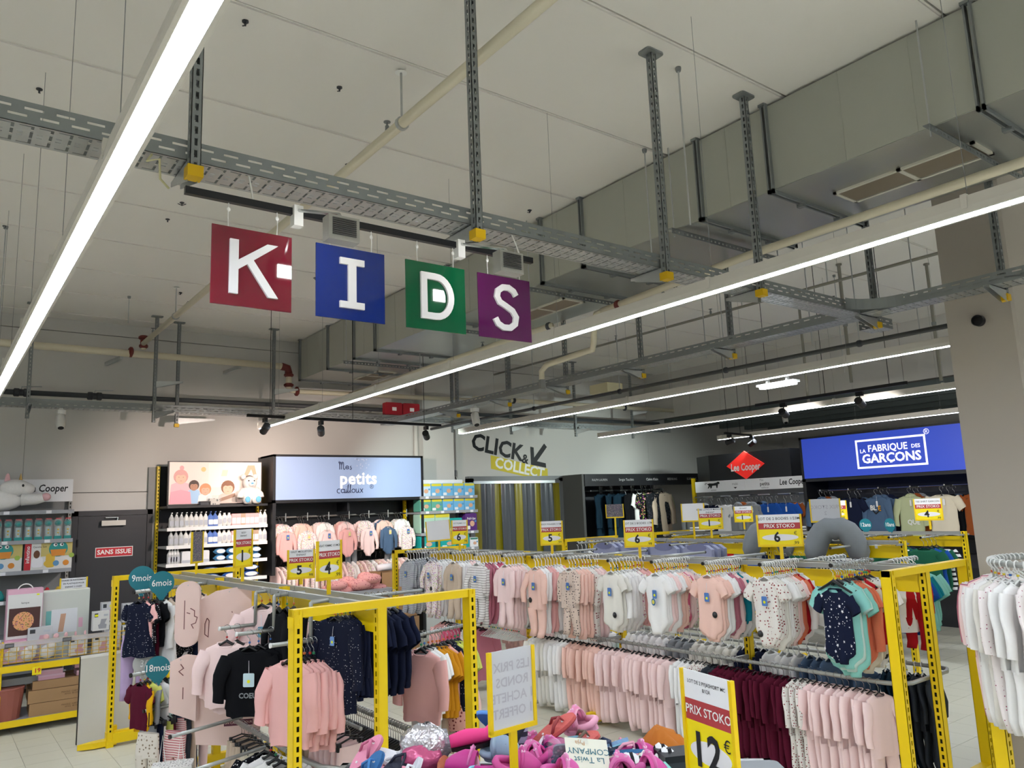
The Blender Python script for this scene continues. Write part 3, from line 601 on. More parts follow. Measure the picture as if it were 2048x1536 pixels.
def make(kind, var):
    r = random.Random(var*7+len(kind)); ph = r.random()*6; zs = -.115
    P = {}
    sw, L, amp, kx, dpt = .125, .42, .017, 52, .022
    slv = None; legs = None
    if kind == 'bodysuit': sw, L, slv = .118, .49, 'short'
    elif kind == 'long bodysuit': sw, L, slv = .118, .49, 'long'
    elif kind == 'vest': sw, L = .112, .5
    elif kind == 'sleepsuit': sw, L, slv, legs = .125, .62, 'long', True
    elif kind == 'pyjama': sw, L, slv, legs = .15, .82, 'long', True
    elif kind == 'sweater': sw, L, slv = .16, .42, 'long'
    elif kind == 'tee': sw, L, slv = .15, .42, 'short'
    elif kind == 'dress': sw, L, slv = .135, .52, 'short'
    elif kind == 'long dress': sw, L, slv = .15, .58, 'long'
    elif kind == 'boys tee': sw, L, slv = .2, .6, 'short'
    elif kind == 'hoodie': sw, L, slv = .2, .62, 'long'
    elif kind == 'jacket': sw, L, slv = .23, .7, 'long'
    if kind in ('trousers', 'leggings'):
        hw = .115 if kind == 'trousers' else .095; L = .52
        prof = [(hw, -.14, .02), (hw*1.02, -.17, .022), (hw*1.08, -.24, .03), (hw*1.1, -.31, .032)]
        mb = MB().add(*loft(body_rings(prof, ph, .006, 30, 0)))
        for s in (-1, 1):
            lr = []
            for i in range(6):
                t = i/5; z = -.29-(L-.17)*t; w = hw*(.56-.14*t)
                lr.append([(s*(hw*.53+.012*t)+w*cos(2*pi*k/10), .03*sin(2*pi*k/10)*(1-.3*t)+.008*sin(ph+t*5+s), z) for k in range(10)])
            v, f = loft(lr, 10); mb.add(v, f+[tuple(range(50, 60))])
        P['body'] = mb; return P
    nw = sw*.42
    prof = [(nw, zs, .018), (nw*1.25, zs-.006, .02), (sw*.93, zs-.032, .022), (sw, zs-.06, .026)]
    if kind in ('bodysuit', 'long bodysuit', 'vest'):
        for t, q in ((.22, .97), (.45, .92), (.66, .95), (.76, .97), (.82, .9), (.87, .74), (.91, .58), (.95, .47), (1, .42)): prof.append((sw*q, zs-.06-(L-.06)*t, .028))
    elif legs:
        for t in (.2, .4, .56): prof.append((sw*(.95+.08*t), zs-.06-(L-.06)*t, .03))
    elif 'dress' in kind:
        for t in (.25, .45, .62, .8, 1): prof.append((sw*(.9+.75*max(0, t-.2)), zs-.06-(L-.06)*t, .03+.02*t))
        amp = .022
    else:
        for t in (.25, .5, .75, .88, .9, 1): prof.append((sw*(.97+.06*t-(.05 if t > .89 else 0)), zs-.06-(L-.06)*t, .03))
    mb = MB(); v, f = loft(body_rings(prof, ph, amp, kx)); n0 = len(v)
    if kind in ('bodysuit', 'long bodysuit', 'vest'): f.append(tuple(range(n0-22, n0)))
    mb.add(v, f)
    if legs:
        zc = zs-.06-(L-.06)*.54; le = zs-L
        for s in (-1, 1):
            lr = []
            for i in range(6):
                t = i/5; w = sw*(.5-.12*t)
                lr.append([(s*(sw*.5+.006*t)+w*cos(2*pi*k/10), (.03-.006*t)*sin(2*pi*k/10)+.01*sin(ph+t*4+s)-(.02*max(0, t-.8)*5), zc+(le-zc)*t) for k in range(10)])
            v, f = loft(lr, 10); mb.add(v, f+[tuple(range(50, 60))])
    P['body'] = mb
    if slv:
        for s in (-1, 1):
            m = MB(); long_ = slv == 'long'
            ax, az = sw*.82, zs-.052
            bx, bz = (sw*(1.12+.12*r.random()), az-(L*.66 if not legs else L*.42)) if long_ else (sw*1.36, az-.1*sw/.12)
            w0, w1 = sw*.42, sw*(.25 if long_ else .33); N_ = 6 if long_ else 4; rr = []
            for i in range(N_):
                t = i/(N_-1); bend = .02*sin(t*pi)*(1 if long_ else .6)
                cx = ax+(bx-ax)*t**(.7 if long_ else 1)+bend; cz = az+(bz-az)*t; w = w0+(w1-w0)*min(1, t*1.4)
                dx, dz = (bx-ax), (bz-az); l_ = math.hypot(dx, dz); ux, uz = -dz/l_, dx/l_
                if long_ and t > .15: ux, uz = .97, .15
                rr.append([(s*(cx+ux*w*cos(2*pi*k/10)), .021*sin(2*pi*k/10)+.014*t*sin(ph+s)-(.03 if long_ else .008)*min(1, t*2)+.006*sin(t*9+ph), cz+uz*w*cos(2*pi*k/10)) for k in range(10)])
            v, f = loft(rr, 10); m.add(v, f); P['sleeve'+str(s)] = m
    # neckband
    pts = []
    for k in range(15):
        a = 2*pi*k/14; x = nw*superr(cos(a), .75); s_ = sin(a); pts.append((x, .019*superr(s_, .8), zs+.002-(.03*abs(s_) if s_ < 0 else 0)))
    P['neckband'] = MB().tube(pts, .0055, 5, cap=False)
    if kind == 'hoodie':
        P['hood'] = MB().ell((0, .03, zs-.03), (.1, .05, .07), 12, 7)
    return P
GEO = {}; GM = {}
def gmesh(kind, var, part, mk):
    k = (kind, var, part, mk)
    if k not in GM:
        if (kind, var) not in GEO:
            GEO[kind, var] = {p: m.mesh(p.rstrip('-1'), None, True) for p, m in make(kind, var).items()}
        base = GEO[kind, var].get(part)
        if base is None: GM[k] = None
        else:
            me = base.copy(); me.materials.append(MC[mk]); GM[k] = me
    return GM[k]
# hangers
def hook_pts(h=.102): return [(.021, 0, -.026), (.024, 0, -.008), (.016, 0, .003), (0, 0, .008), (-.016, 0, .003), (-.023, 0, -.015), (-.016, 0, -.036), (0, 0, -.052), (0, 0, -h)]
HMESH = {}
def hanger_mesh(t):
    if t in HMESH: return HMESH[t]
    thick = t == 'white'
    hk = MB().tube(hook_pts(), .0042 if thick else .0021, 6)
    w = .13
    if t == 'clip':
        bd = MB().tube([(-.1, 0, -.125), (0, 0, -.1), (.1, 0, -.125)], .008, 6, flat=.7)
        for s in (-1, 1): bd.box(s*.085-.014, s*.085+.014, -.012, .012, -.165, -.115)
    else:
        r_ = .006 if t != 'black' else .011
        bd = MB().tube([(-w*.92, 0, -.162), (-.085, 0, -.145), (-.04, 0, -.122), (0, 0, -.1), (.04, 0, -.122), (.085, 0, -.145), (w*.92, 0, -.162)], [r_*.8, r_, r_*1.2, r_*1.5, r_*1.2, r_, r_*.8], 6, flat=.6)
        if t in ('white', 'clear'): bd.tube([(-w*.92, 0, -.162), (-.06, 0, -.168), (.06, 0, -.168), (w*.92, 0, -.162)], .0035, 5)
    m = {'white': HW, 'black': HB, 'clear': HG, 'clip': HB, 'dark': HB}[t]
    if t == 'white': hk.add(bd.v, bd.f); HMESH[t] = (hk.mesh('clothes_hanger', m, True), None)
    else: HMESH[t] = (bd.mesh('clothes_hanger', m, True), hk.mesh('hook', HM, True))
    return HMESH[t]
HCOL = {'white': 'white plastic', 'black': 'black', 'clear': 'clear plastic', 'clip': 'black clip', 'dark': 'black'}
SIZER = [mat('sizer_'+n, c, .4) for n, c in (('red', 'C23030'), ('green', '2A8A5A'), ('blue', '3A6AB0'), ('yellow', 'D8C030'), ('orange', 'D87030'))]
sizm = [MB().lathe([(.007, -.006), (.008, 0), (.007, .006)], n=8).mesh('size_marker', m) for m in SIZER]
FAR = {}
def hanger(t, loc, rz, label, group, sc=1, marker=True, far=False):
    a, b = hanger_mesh(t)
    if far:
        M = Matrix.Translation(loc) @ Matrix.Rotation(rz, 4, 'Z') @ Matrix.Scale(sc, 4)
        for me in (a, b):
            if me: FAR.setdefault(me.materials[0].name, MB()).add([M @ v.co for v in me.vertices], [tuple(p.vertices) for p in me.polygons])
        return
    o = tag(ob('clothes_hanger', a, None, loc, rz, sc=sc), label, 'hanger', group)
    if b: ob('hook', b, o)
    if marker and t in ('white', 'clear', 'black'): ob('size_marker', rng.choice(sizm), o, (0, 0, -.075))
    return o
SWTAG = {}
def swing_tag(o, col='4E78B8', z=-.24, x=.02, y=-.05, sticker=True, w=.048, h=.07):
    k = (col, w, h)
    if k not in SWTAG:
        SWTAG[k] = (MB().prism(rrect(-w/2, w/2, -h, 0, .007, 2), -.002, 0).mesh('swing_tag', mat('tag_'+col, col, .5)), MB().prism(ngon(8, .011, .011, 0, -h*.6), -.003, -.002).mesh('price_dot', mat('price_dot', 'E8E800', .5)), MB().tube([(0, 0, 0), (-.006, .012, .05), (-.01, .02, .075)], .0016, 4).mesh('tag_string', PAPER))
    a, b, c = SWTAG[k]; t = ob('swing_tag', a, o, (x, y, z))
    if sticker: ob('price_dot', b, t)
    ob('tag_string', c, t)
SECT = MB().lathe([(0, -.008), (.02, -.006), (.026, 0), (.02, .006), (0, .008)], n=12)
SECT.v = [(a, c, b) for a, b, c in SECT.v]
SECT = SECT.mesh('security_tag', BLKP, True)
NOUN = {'bodysuit': 'baby bodysuit', 'long bodysuit': 'long-sleeved bodysuit', 'vest': 'sleeveless bodysuit', 'sleepsuit': 'baby sleepsuit', 'pyjama': 'pyjama suit', 'sweater': 'sweatshirt', 'tee': 'short-sleeved top', 'dress': 'little dress', 'long dress': 'long-sleeved dress', 'boys tee': 'boys T-shirt', 'hoodie': 'hooded sweatshirt', 'jacket': 'dark jacket', 'trousers': 'trousers', 'leggings': 'leggings'}
CATS = {'bodysuit': 'bodysuit', 'long bodysuit': 'bodysuit', 'vest': 'bodysuit', 'sleepsuit': 'sleepsuit', 'pyjama': 'pyjamas', 'sweater': 'sweatshirt', 'tee': 'top', 'dress': 'dress', 'long dress': 'dress', 'boys tee': 'T-shirt', 'hoodie': 'sweatshirt', 'jacket': 'jacket', 'trousers': 'trousers', 'leggings': 'leggings'}
def garment(kind, mk, loc, rz, label, group=None, sc=1, band=None, simple=False, var=None):
    var = rng.randrange(3) if var is None else var
    o = tag(ob(CATS[kind].replace('-', '_').replace('T_shirt', 't_shirt').lower(), gmesh(kind, var, 'body', mk), None, loc, rz, sc=sc), label, CATS[kind], group)
    for p in ('sleeve1', 'sleeve-1', 'hood'):
        me = gmesh(kind, var, p, mk)
        if me: ob('sleeve' if 'sleeve' in p else p, me, o)
    if not simple or band:
        me = gmesh(kind, var, 'neckband', band or mk)
        if me: ob('neckband', me, o)
    return o
def expand(items):
    out = []
    for it in items: out += [it[:2]]*(it[2] if len(it) > 2 else 1)
    return out
def bunch(place, p0, step, rz, items, hang='white', sc=1, jit=.06, tagf='4E78B8', frm='front', band=None, simple=False, group=None, drop=0, far=False, sec=0, bigtag=False):
    items = expand(items); p = Vector(p0); st = Vector(step)
    for i, (kind, mk) in enumerate(items):
        a = rz+rng.uniform(-jit, jit); q = p+st*(i+rng.uniform(-.2, .2)); q.z += rng.uniform(-.004, .002)
        s = sc*rng.uniform(.95, 1.05); h = 'clip' if kind in ('trousers', 'leggings') else hang
        g = garment(kind, mk, q, a, '%s %s, %s from the %s %s' % (mk, NOUN[kind], ORD[i], frm, place), group or 'clothes '+place, s, band, simple)
        if i == 0 and tagf and kind not in ('trousers', 'leggings'): swing_tag(g, tagf, **(dict(w=.075, h=.085, z=-.26) if bigtag else {}))
        hanger(h, q, a, '%s hanger, %s from the %s %s' % (HCOL[h], ORD[i], frm, place), 'hangers '+place, s, far=far or simple)
        if sec and rng.random() < sec: ob('security_tag', SECT, g, (rng.choice((-.05, .06, .08)), -.04, -.115-.36*rng.uniform(.8, 1.15)))

# ---------------------------------------------------------------- gondola racks
def upright(mb, x, y, h, w=.05, dpt=.06, face='y', z0=0):
    # hollow upright with punched slots on the named pair of faces
    if face == 'y':
        for yy in (y-dpt/2, y+dpt/2-.003): mb.slotface((x-w/2, yy, z0), (0, 0, 1), (1, 0, 0), (0, 1, 0), h-z0, w, .003, [(w*.38, w*.68)], .05, .028)
        mb.box(x-w/2, x-w/2+.003, y-dpt/2, y+dpt/2, z0, h).box(x+w/2-.003, x+w/2, y-dpt/2, y+dpt/2, z0, h)
    else:
        for xx in (x-dpt/2, x+dpt/2-.003): mb.slotface((xx, y-w/2, z0), (0, 0, 1), (0, 1, 0), (1, 0, 0), h-z0, w, .003, [(w*.38, w*.68)], .05, .028)
        mb.box(x-dpt/2, x+dpt/2, y-w/2, y-w/2+.003, z0, h).box(x-dpt/2, x+dpt/2, y+w/2-.003, y+w/2, z0, h)
    return mb
def slot_shade(t, x, y, h, s=.04): MB().box(x-s/2+.002, x+s/2-.002, y-s/2+.002, y+s/2-.002, .01, h-.01).build('slot_shade_core', mat('slot_shade_dark', '1A1708', .9), t)  # dark box standing in for the shade inside the hollow post
def rack(label, x0, x1, xc, y0, y1, ys, H=1.55, rails=True, fascia=True, far=True, near=True):
    t = thing('garment_rack', label, 'display rack', (xc, y0, 0)); a, b = x0-xc, x1-xc; L = y1-y0
    for yy in (([0] if near else [])+([L] if far else [])):
        for xx in (a+.03, b-.03):
            upright(MB(), xx, yy, H, .05, .075).build('end_post', YEL, t); slot_shade(t, xx, yy, H)
        MB().box(a+.005, b-.005, yy-.03, yy+.03, H-.045, H).box(a+.0, a+.055, yy-.035, yy+.035, H-.1, H-.04).build('end_beam', YEL, t)
        MB().box(a, b, yy-.035, yy+.035, .04, .13).box(a, a+.06, yy-.05, yy+.05, 0, .05).box(b-.06, b, yy-.05, yy+.05, 0, .05).build('end_foot', YEL, t)
    for k, yy in enumerate(ys):
        yy -= y0
        upright(MB(), 0, yy, H, .055, .06, 'x').build('spine_post', YEL, t); slot_shade(t, 0, yy, H)
        if 0 < k: MB().box(a+.05, b-.05, yy-.03, yy+.03, .03, .12).build('base_arm', YEL, t)
    if fascia:
        yv = sorted([q-y0 for q in ys]+[L])
        for p, q in zip(yv, yv[1:]): MB().box(-.012, .012, p+.03, q-.03, H-.19, H-.06).build('fascia_panel', YEL, t)
    if rails:
        for xx in (-.09, .09):
            yv = sorted([q-y0 for q in ys]+[L])
            for p, q in zip(yv, yv[1:]): MB().box(xx-.015, xx+.015, p+.004, q-.004, H-.04, H-.005).build('top_rail', RAILM, t)
        m = MB()
        for q in ys: m.box(-.1, .1, q-y0-.02, q-y0+.02, H-.05, H-.03)
        m.build('rail_saddle', GALV, t)
    return t
RX = 5.62
rR = rack('long yellow rack of baby bodysuits right of centre', 5.06, 6.22, RX, 2.70, 9.45, (2.72, 4.24, 5.74, 7.24, 8.74))
rL = rack('yellow rack at left with dark and pink clothes', 1.62, 2.84, 2.17, 4.22, 8.42, (4.22, 5.62, 7.02, 8.40))
rL.rotation_euler.z = rad(1.95)
r3 = rack('yellow rack behind the bodysuit rack, with grey pillows', 7.85, 9.0, 8.4, 4.25, 9.2, (4.25, 5.9, 7.5, 9.18), near=False)
r4 = rack('farthest yellow rack in front of the blue sign wall', 9.95, 10.95, 10.45, 4.5, 9.3, (4.5, 6.1, 7.7, 9.28), near=False)
def arm(t, org, pts, r=.0125, cap=True):
    o = Vector(org); RI = Matrix.Rotation(-t.rotation_euler.z, 3, 'Z'); pts = [RI @ (Vector(p)-o)+o for p in pts]; MB().tube([Vector(p)-o for p in pts], r, 8).build('display_arm', RAILM, t, smooth=True)
    if cap:
        d = (Vector(pts[0])-Vector(pts[1])).normalized(); MB().tube([Vector(pts[0])-o, Vector(pts[0])+d*.012-o], r+.002, 8).build('arm_end_cap', BLKP, t)
oR = (RX, 2.70, 0); oL = (2.17, 4.22, 0)
armsR = [(3.07, 1.575), (3.65, 1.56), (4.19, 1.55), (4.75, 1.545), (5.29, 1.54), (5.88, 1.545), (6.41, 1.54), (6.94, 1.54), (7.48, 1.54), (7.98, 1.545), (8.5, 1.54), (9.08, 1.54)]
for y, z in armsR: arm(rR, oR, [(5.05, y, z), (5.6, y, z)])
for y in (3.1, 3.7, 4.5, 5.2, 6.0, 6.8): arm(rR, oR, [(6.3, y, 1.54), (5.64, y, 1.54)])
MB().tube([Vector(p)-Vector(oR) for p in [(5.28, 9.3, .77), (5.28, 2.92, .785), (5.31, 2.82, .785), (5.4, 2.775, .785), (5.9, 2.775, .785), (5.98, 2.81, .785), (6.0, 2.9, .785), (6.0, 8.9, .775)]], .015, 8).build('lower_rail', RAILM, rR, smooth=True)
for y in (4.24, 5.74, 7.24): MB().box(5.28-RX, 6.0-RX, y-2.70-.012, y-2.70+.012, .735, .768).build('rail_bracket', RAILM, rR)
E_ = -pi/2
P_ = "on right rack's %s upper arm"
R = [
 [('bodysuit', 'mint'), ('bodysuit', 'pale mint'), ('bodysuit', 'mint', 2), ('bodysuit', 'coral', 2), ('long bodysuit', 'coral'), ('bodysuit', 'cream'), ('long bodysuit', 'red'), ('bodysuit', 'cream', 2), ('bodysuit', 'white', 3)],
 [('bodysuit', 'white dotted', 3), ('vest', 'offwhite', 2), ('bodysuit', 'white', 2), ('bodysuit', 'white dotted', 2), ('bodysuit', 'pale pink', 2), ('bodysuit', 'coral', 2), ('bodysuit', 'red'), ('long bodysuit', 'white', 2)],
 [('bodysuit', 'peach', 4), ('bodysuit', 'white', 2), ('bodysuit', 'white'), ('bodysuit', 'dusty pink', 2), ('bodysuit', 'pale pink', 2), ('long bodysuit', 'teal'), ('bodysuit', 'white', 3)],
 [('bodysuit', 'white', 3), ('bodysuit', 'pale pink', 2), ('bodysuit', 'white', 2), ('bodysuit', 'peach', 2), ('bodysuit', 'pink flowered'), ('bodysuit', 'rose'), ('bodysuit', 'pale pink', 2), ('bodysuit', 'white flowered', 2)],
 [('bodysuit', 'offwhite', 2), ('long bodysuit', 'white', 3), ('bodysuit', 'white', 2), ('bodysuit', 'white flowered'), ('bodysuit', 'pink', 3)],
 [('sleepsuit', 'beige dotted'), ('sleepsuit', 'peach', 4), ('sleepsuit', 'white dotted', 2), ('sleepsuit', 'pale pink', 3)],
 [('sleepsuit', 'peach'), ('sleepsuit', 'white', 2), ('sleepsuit', 'pink', 2), ('sleepsuit', 'white', 3), ('sleepsuit', 'pink')],
 [('sleepsuit', 'pale pink', 5), ('sleepsuit', 'offwhite', 2)],
 [('sleepsuit', 'white striped', 2), ('sleepsuit', 'dusty pink', 3), ('sleepsuit', 'white'), ('sleepsuit', 'rose', 2), ('sleepsuit', 'white striped')],
 [('sleepsuit', 'beige'), ('sleepsuit', 'white', 4), ('sleepsuit', 'pale pink', 2), ('sleepsuit', 'white', 2)],
 [('sleepsuit', 'white flowered', 2), ('sleepsuit', 'white', 5)],
 [('sleepsuit', 'grey striped', 6), ('sleepsuit', 'black dotted'), ('sleepsuit', 'grey striped', 3)],
]
for i, (items, (y, z)) in enumerate(zip(R, armsR)):
    n = len(expand(items)); st = min(.042, .46/n)
    bunch(P_ % ORD[i], (5.085+(.02 if i == 0 else 0), y, z+.01), (st, 0, 0), E_, items, 'black' if i == 0 else 'white', sc=1.05 if i > 3 else (1.2 if i == 0 else 1.0), band='white' if i in (3, 5) else None, far=i > 5, sec=.45)
# navy star bodysuit on a big hook at the nearest arm
sb = garment('bodysuit', 'navy', (5.06, 3.07, 1.525), E_-.15, 'navy bodysuit with white stars in front of the mint bunch', sc=1.0, var=0)
MC['navy'].node_tree.nodes['Principled BSDF'].inputs['Specular IOR Level'].default_value = .2
m = MB(); rs = random.Random(4)
bme = sb.data; bw = [(v.co.x, v.co.y, v.co.z) for v in bme.vertices]
from mathutils.bvhtree import BVHTree
bv = BVHTree.FromPolygons([Vector(q) for q in bw], [tuple(p.vertices) for p in bme.polygons])
for k in range(130):
    x, z = rs.uniform(-.115, .115), rs.uniform(-.62, -.15); hit = bv.ray_cast(Vector((x, -.5, z)), Vector((0, 1, 0)))
    if hit[0] is None: continue
    big = k % 3 == 0; R_ = rs.uniform(.009, .014) if big else rs.uniform(.002, .0045); a0 = rs.random()*6; y = hit[0].y-.0035
    if any((x-q[0])**2+(z-q[1])**2 < (R_+q[2]+.003)**2 for q in getattr(m, 'pp', [])): continue
    m.pp = getattr(m, 'pp', [])+[(x, z, R_)]
    pts = [(x+R_*(1 if j % 2 == 0 or not big else .45)*cos(a0+j*pi/5), y, z+R_*(1 if j % 2 == 0 or not big else .45)*sin(a0+j*pi/5)) for j in range(10)]
    m.add(pts, [tuple(range(10))])
m.build('star_print', mat('star_white', 'E6E6EA', .8), sb, kind='stuff')
hanger('black', (5.06, 3.07, 1.585), E_-.15, 'black hanger of the navy star bodysuit, at the arm tip', None, 1.15)
# motif prints and tags on a few front pieces
for nm, colr in (("white baby bodysuit, first from the front on right rack's fourth upper arm", '2F6FA0'),):
    for o in COL.objects:
        if o.get('label') == nm: MB().prism(ngon(16, .022, .03, .0, -.34), -.05, -.048).build('motif', mat('motif_blue', colr, .7), o); MB().prism(ngon(12, .014, .018, .0, -.34), -.052, -.05).build('motif_centre', mat('motif_yellow', 'E6DA5A', .7), o)
# lower rail of right rack: clothes seen edge-on
low = [('pyjama', 'pale pink', 10), ('pyjama', 'white dotted', 3), ('pyjama', 'burgundy', 13), ('pyjama', 'slate', 2), ('pyjama', 'white dotted', 3), ('pyjama', 'white', 3), ('pyjama', 'pale pink', 13), ('pyjama', 'peach', 7), ('pyjama', 'white', 4), ('pyjama', 'offwhite', 5)]
bunch("on right rack's lower rail", (5.28, 2.95, .80), (0, .0525, 0), -.28, low[:6], 'dark', sc=.78, jit=.2, frm='near end', tagf=None)
bunch("on the lower rail's far half", (5.28, 4.80, .795), (0, .067, 0), -.28, low[6:], 'black', far=True, sc=.78, jit=.2, frm='near end', tagf=None)
for k in range(18): hanger('white', (5.28, 7.0+.033*k, .79), rng.uniform(-.1, .1), 'empty white hanger, %s from near end, far part of lower right rail' % ORD[k], 'empty white hangers on the lower right rail')
bunch('at the far lower rail end', (5.28, 7.7, .785), (.0, .075, 0), -.2, [('long dress', 'dusty pink', 2), ('leggings', 'white dotted', 3), ('sweater', 'rose', 3), ('leggings', 'white dotted'), ('sweater', 'pink', 3)], 'black', sc=1.0, frm='near end', tagf=None, far=True)
bunch('on the rail corner in front', (6.0, 2.93, .80), (0, .06, 0), .15, [('pyjama', 'slate', 3), ('pyjama', 'dark teal', 4)], 'white', sc=.8, tagf='5A6478')
bunch('behind the lower rail, spine side', (5.74, 3.6, .9), (0, .085, 0), 0, [('sleepsuit', 'mid blue', 3), ('sleepsuit', 'white', 4), ('sleepsuit', 'navy', 3), ('sleepsuit', 'offwhite', 6), ('sleepsuit', 'grey', 3), ('sleepsuit', 'white', 7)], 'white', tagf=None, frm='near end', simple=True)
bunch("on right rack's rear first arm", (6.28, 3.1, 1.55), (-.045, 0, 0), E_+.2, [('tee', 'mint', 3), ('tee', 'teal', 2), ('tee', 'blue', 2), ('tee', 'white', 2)], 'white', frm='aisle', tagf=None, far=True)
bunch("on right rack's rear second arm", (6.28, 3.7, 1.55), (-.05, 0, 0), E_+.2, [('tee', 'mint', 2), ('tee', 'teal', 2), ('tee', 'blue', 2), ('tee', 'white', 3)], 'white', frm='aisle', tagf=None, simple=True)
bunch("on right rack's rear lower rail", (6.0, 3.45, .79), (0, .125, 0), -.3, [('sleepsuit', 'mid blue', 4), ('sleepsuit', 'white', 6), ('sleepsuit', 'grey', 3), ('sleepsuit', 'offwhite', 6), ('sleepsuit', 'pale mint', 3), ('sleepsuit', 'white', 8), ('sleepsuit', 'pale pink', 8)], 'white', tagf=None, frm='near end', simple=True, sc=.9)
MB().tube([(5.74-RX, .7, .885), (5.74-RX, 5.0, .885)], .012, 8).build('spine_rail', RAILM, rR)
garment('sleepsuit', 'red', (5.93, 2.96, 1.54), E_-.1, 'red long-sleeved sleepsuit behind the near yellow end frame', sc=.85); hanger('white', (5.93, 2.96, 1.55), E_-.1, 'white hanger of the red sleepsuit behind the end frame', None)

# ---- left rack
LR = lambda x, y, z: Matrix.Rotation(-rad(1.95), 3, 'Z') @ (Vector((x, y, z))-Vector(oL))
arm(rL, oL, [(1.38, 6.9, 1.5), (2.15, 7.1, 1.515)], .015); arm(rL, oL, [(1.34, 6.7, .9), (2.15, 6.95, .915)], .015)
for y in (5.68, 5.31, 4.68): arm(rL, oL, [(1.69, y, 1.3), (1.93, y, 1.3), (1.935, y, 1.305), (1.935, y, 1.52), (1.94, y, 1.525), (2.15, y, 1.525)], .013, cap=False); MB().tube([LR(1.69, y, 1.3), LR(1.68, y, 1.3)], .015, 8).build('arm_end_cap', WHT, rL)
arm(rL, oL, [(1.85, 4.5, 1.5), (2.17, 4.5, 1.5)], .0125); arm(rL, oL, [(2.85, 4.9, 1.5), (2.2, 4.9, 1.5)]); arm(rL, oL, [(3.32, 5.0, 1.21), (2.78, 4.83, 1.21), (2.2, 4.83, 1.21)]); arm(rL, oL, [(2.9, 6.5, 1.3), (2.2, 6.5, 1.3)])
MB().tube([LR(*p) for p in [(1.89, 5.95, .61), (1.9, 4.75, .614), (1.93, 4.5, .614), (2.02, 4.35, .614), (2.15, 4.32, .614), (2.5, 4.32, .614), (2.62, 4.36, .614), (2.68, 4.5, .614), (2.69, 6.1, .61)]], .016, 8).build('lower_rail', RAILM, rL, smooth=True)
bunch("on left rack's far upper arm", (1.41, 6.9, 1.515), (.037, .01, 0), -1.15, [('dress', 'navy dotted'), ('tee', 'pink'), ('tee', 'black dotted'), ('leggings', 'burgundy'), ('tee', 'black'), ('long dress', 'white'), ('sweater', 'beige'), ('leggings', 'mustard'), ('sweater', 'pale pink'), ('long dress', 'black dotted'), ('long dress', 'navy', 2), ('leggings', 'dusty pink'), ('long dress', 'pink flowered', 2)], 'black', jit=.28, sc=.84, tagf=None)
bunch("on left rack's far lower arm", (1.40, 6.7, .915), (.034, .01, 0), -1.2, [('tee', 'burgundy'), ('sweater', 'yellow'), ('tee', 'lime'), ('sweater', 'grey'), ('tee', 'white'), ('leggings', 'brown patterned'), ('tee', 'pale mint'), ('dress', 'navy'), ('tee', 'lime'), ('sweater', 'pale pink'), ('dress', 'black'), ('leggings', 'pink striped'), ('tee', 'navy'), ('sweater', 'white'), ('dress', 'slate')], 'black', jit=.3, sc=.8, tagf=None)
for (x, y, z, kind, mk, a, w_) in ((1.42, 7.0, 1.3, 'leggings', 'lilac', -.4, 'below the pink dress'), (1.42, 6.45, .66, 'leggings', 'brown patterned', -1.0, 'near the white boards'), (1.58, 6.35, .66, 'leggings', 'pink striped', -1.1, 'beside the star boxes')):
    g = garment(kind, mk, (x, y, z), a, 'pair of %s leggings hanging low %s' % (mk, w_)); MB().tube([(0, 0, -.1), (0, 0, .0)], .004, 5).build('loop', HB, g)
bunch('on the far step arm', (1.74, 5.68, 1.315), (.07, 0, 0), -.75, [('sweater', 'pale pink', 2)], 'black', tagf='4E90C8', jit=.03, sc=1.05, bigtag=True)
bunch('high on the far step arm', (1.99, 5.68, 1.54), (.06, 0, 0), -.75, [('sweater', 'pale pink', 3)], 'black', tagf='6AA0B8', jit=.05)
bunch('on the middle step arm', (1.77, 5.31, 1.315), (.075, 0, 0), -.75, [('sweater', 'black', 3)], 'black', tagf='C4DDE4', jit=.03, sc=1.0, bigtag=True)
bunch('high on the middle step arm', (1.97, 5.31, 1.54), (.05, 0, 0), E_, [('sweater', 'black', 3)], 'black', tagf=None, jit=.05)
for lb_, s_, m_, zz in (('pale pink sweatshirt, first from the front on the far step arm', 'mama', 'navy', -.4), ('black sweatshirt, first from the front on the middle step arm', 'COEUR', 'grey', -.4)):
    o = [q for q in COL.objects if q.get('label') == lb_][0]; txt('print_lettering', s_, .045, MC[m_], o, (.03, -.052, zz), bold=.03)
bunch('on the near step arm', (1.80, 4.68, 1.315), (.03, -.004, 0), E_+.38, [('sweater', 'pink', 6)], 'black', tagf=None, jit=.02, sc=1.12)
bunch('on the near high arm', (2.02, 4.52, 1.515), (.024, 0, 0), E_+.3, [('jacket', 'navy dotted', 2), ('long dress', 'navy', 4)], 'black', tagf='6E96D0', jit=.03, sc=.74)
bunch("on left rack's rear near arm", (2.62, 4.9, 1.515), (-.05, 0, 0), E_+.2, [('tee', 'navy', 5), ('sweater', 'navy', 3)], 'black', frm='aisle', tagf=None, sc=1.2, far=True)
bunch("on left rack's rear middle arm", (2.80, 4.84, 1.225), (.038, .012, 0), E_+.3, [('sweater', 'pink'), ('tee', 'white', 2), ('tee', 'mustard', 3), ('dress', 'pink dotted'), ('long dress', 'navy dotted'), ('tee', 'lime', 2), ('dress', 'peach')], 'black', frm='spine', tagf=None, sc=1.05)
bunch('below the rear middle arm', (2.84, 4.9, .92), (.07, .02, 0), E_+.4, [('leggings', 'white', 2), ('leggings', 'beige', 3)], 'black', frm='spine', tagf=None, sc=.9)
bunch("on left rack's rear far arm", (2.35, 6.5, 1.315), (.06, 0, 0), E_+.3, [('sweater', 'white', 3), ('sweater', 'pale pink', 2), ('tee', 'navy striped', 2), ('sweater', 'dusty pink', 3)], 'white', frm='spine', tagf=None, simple=True)
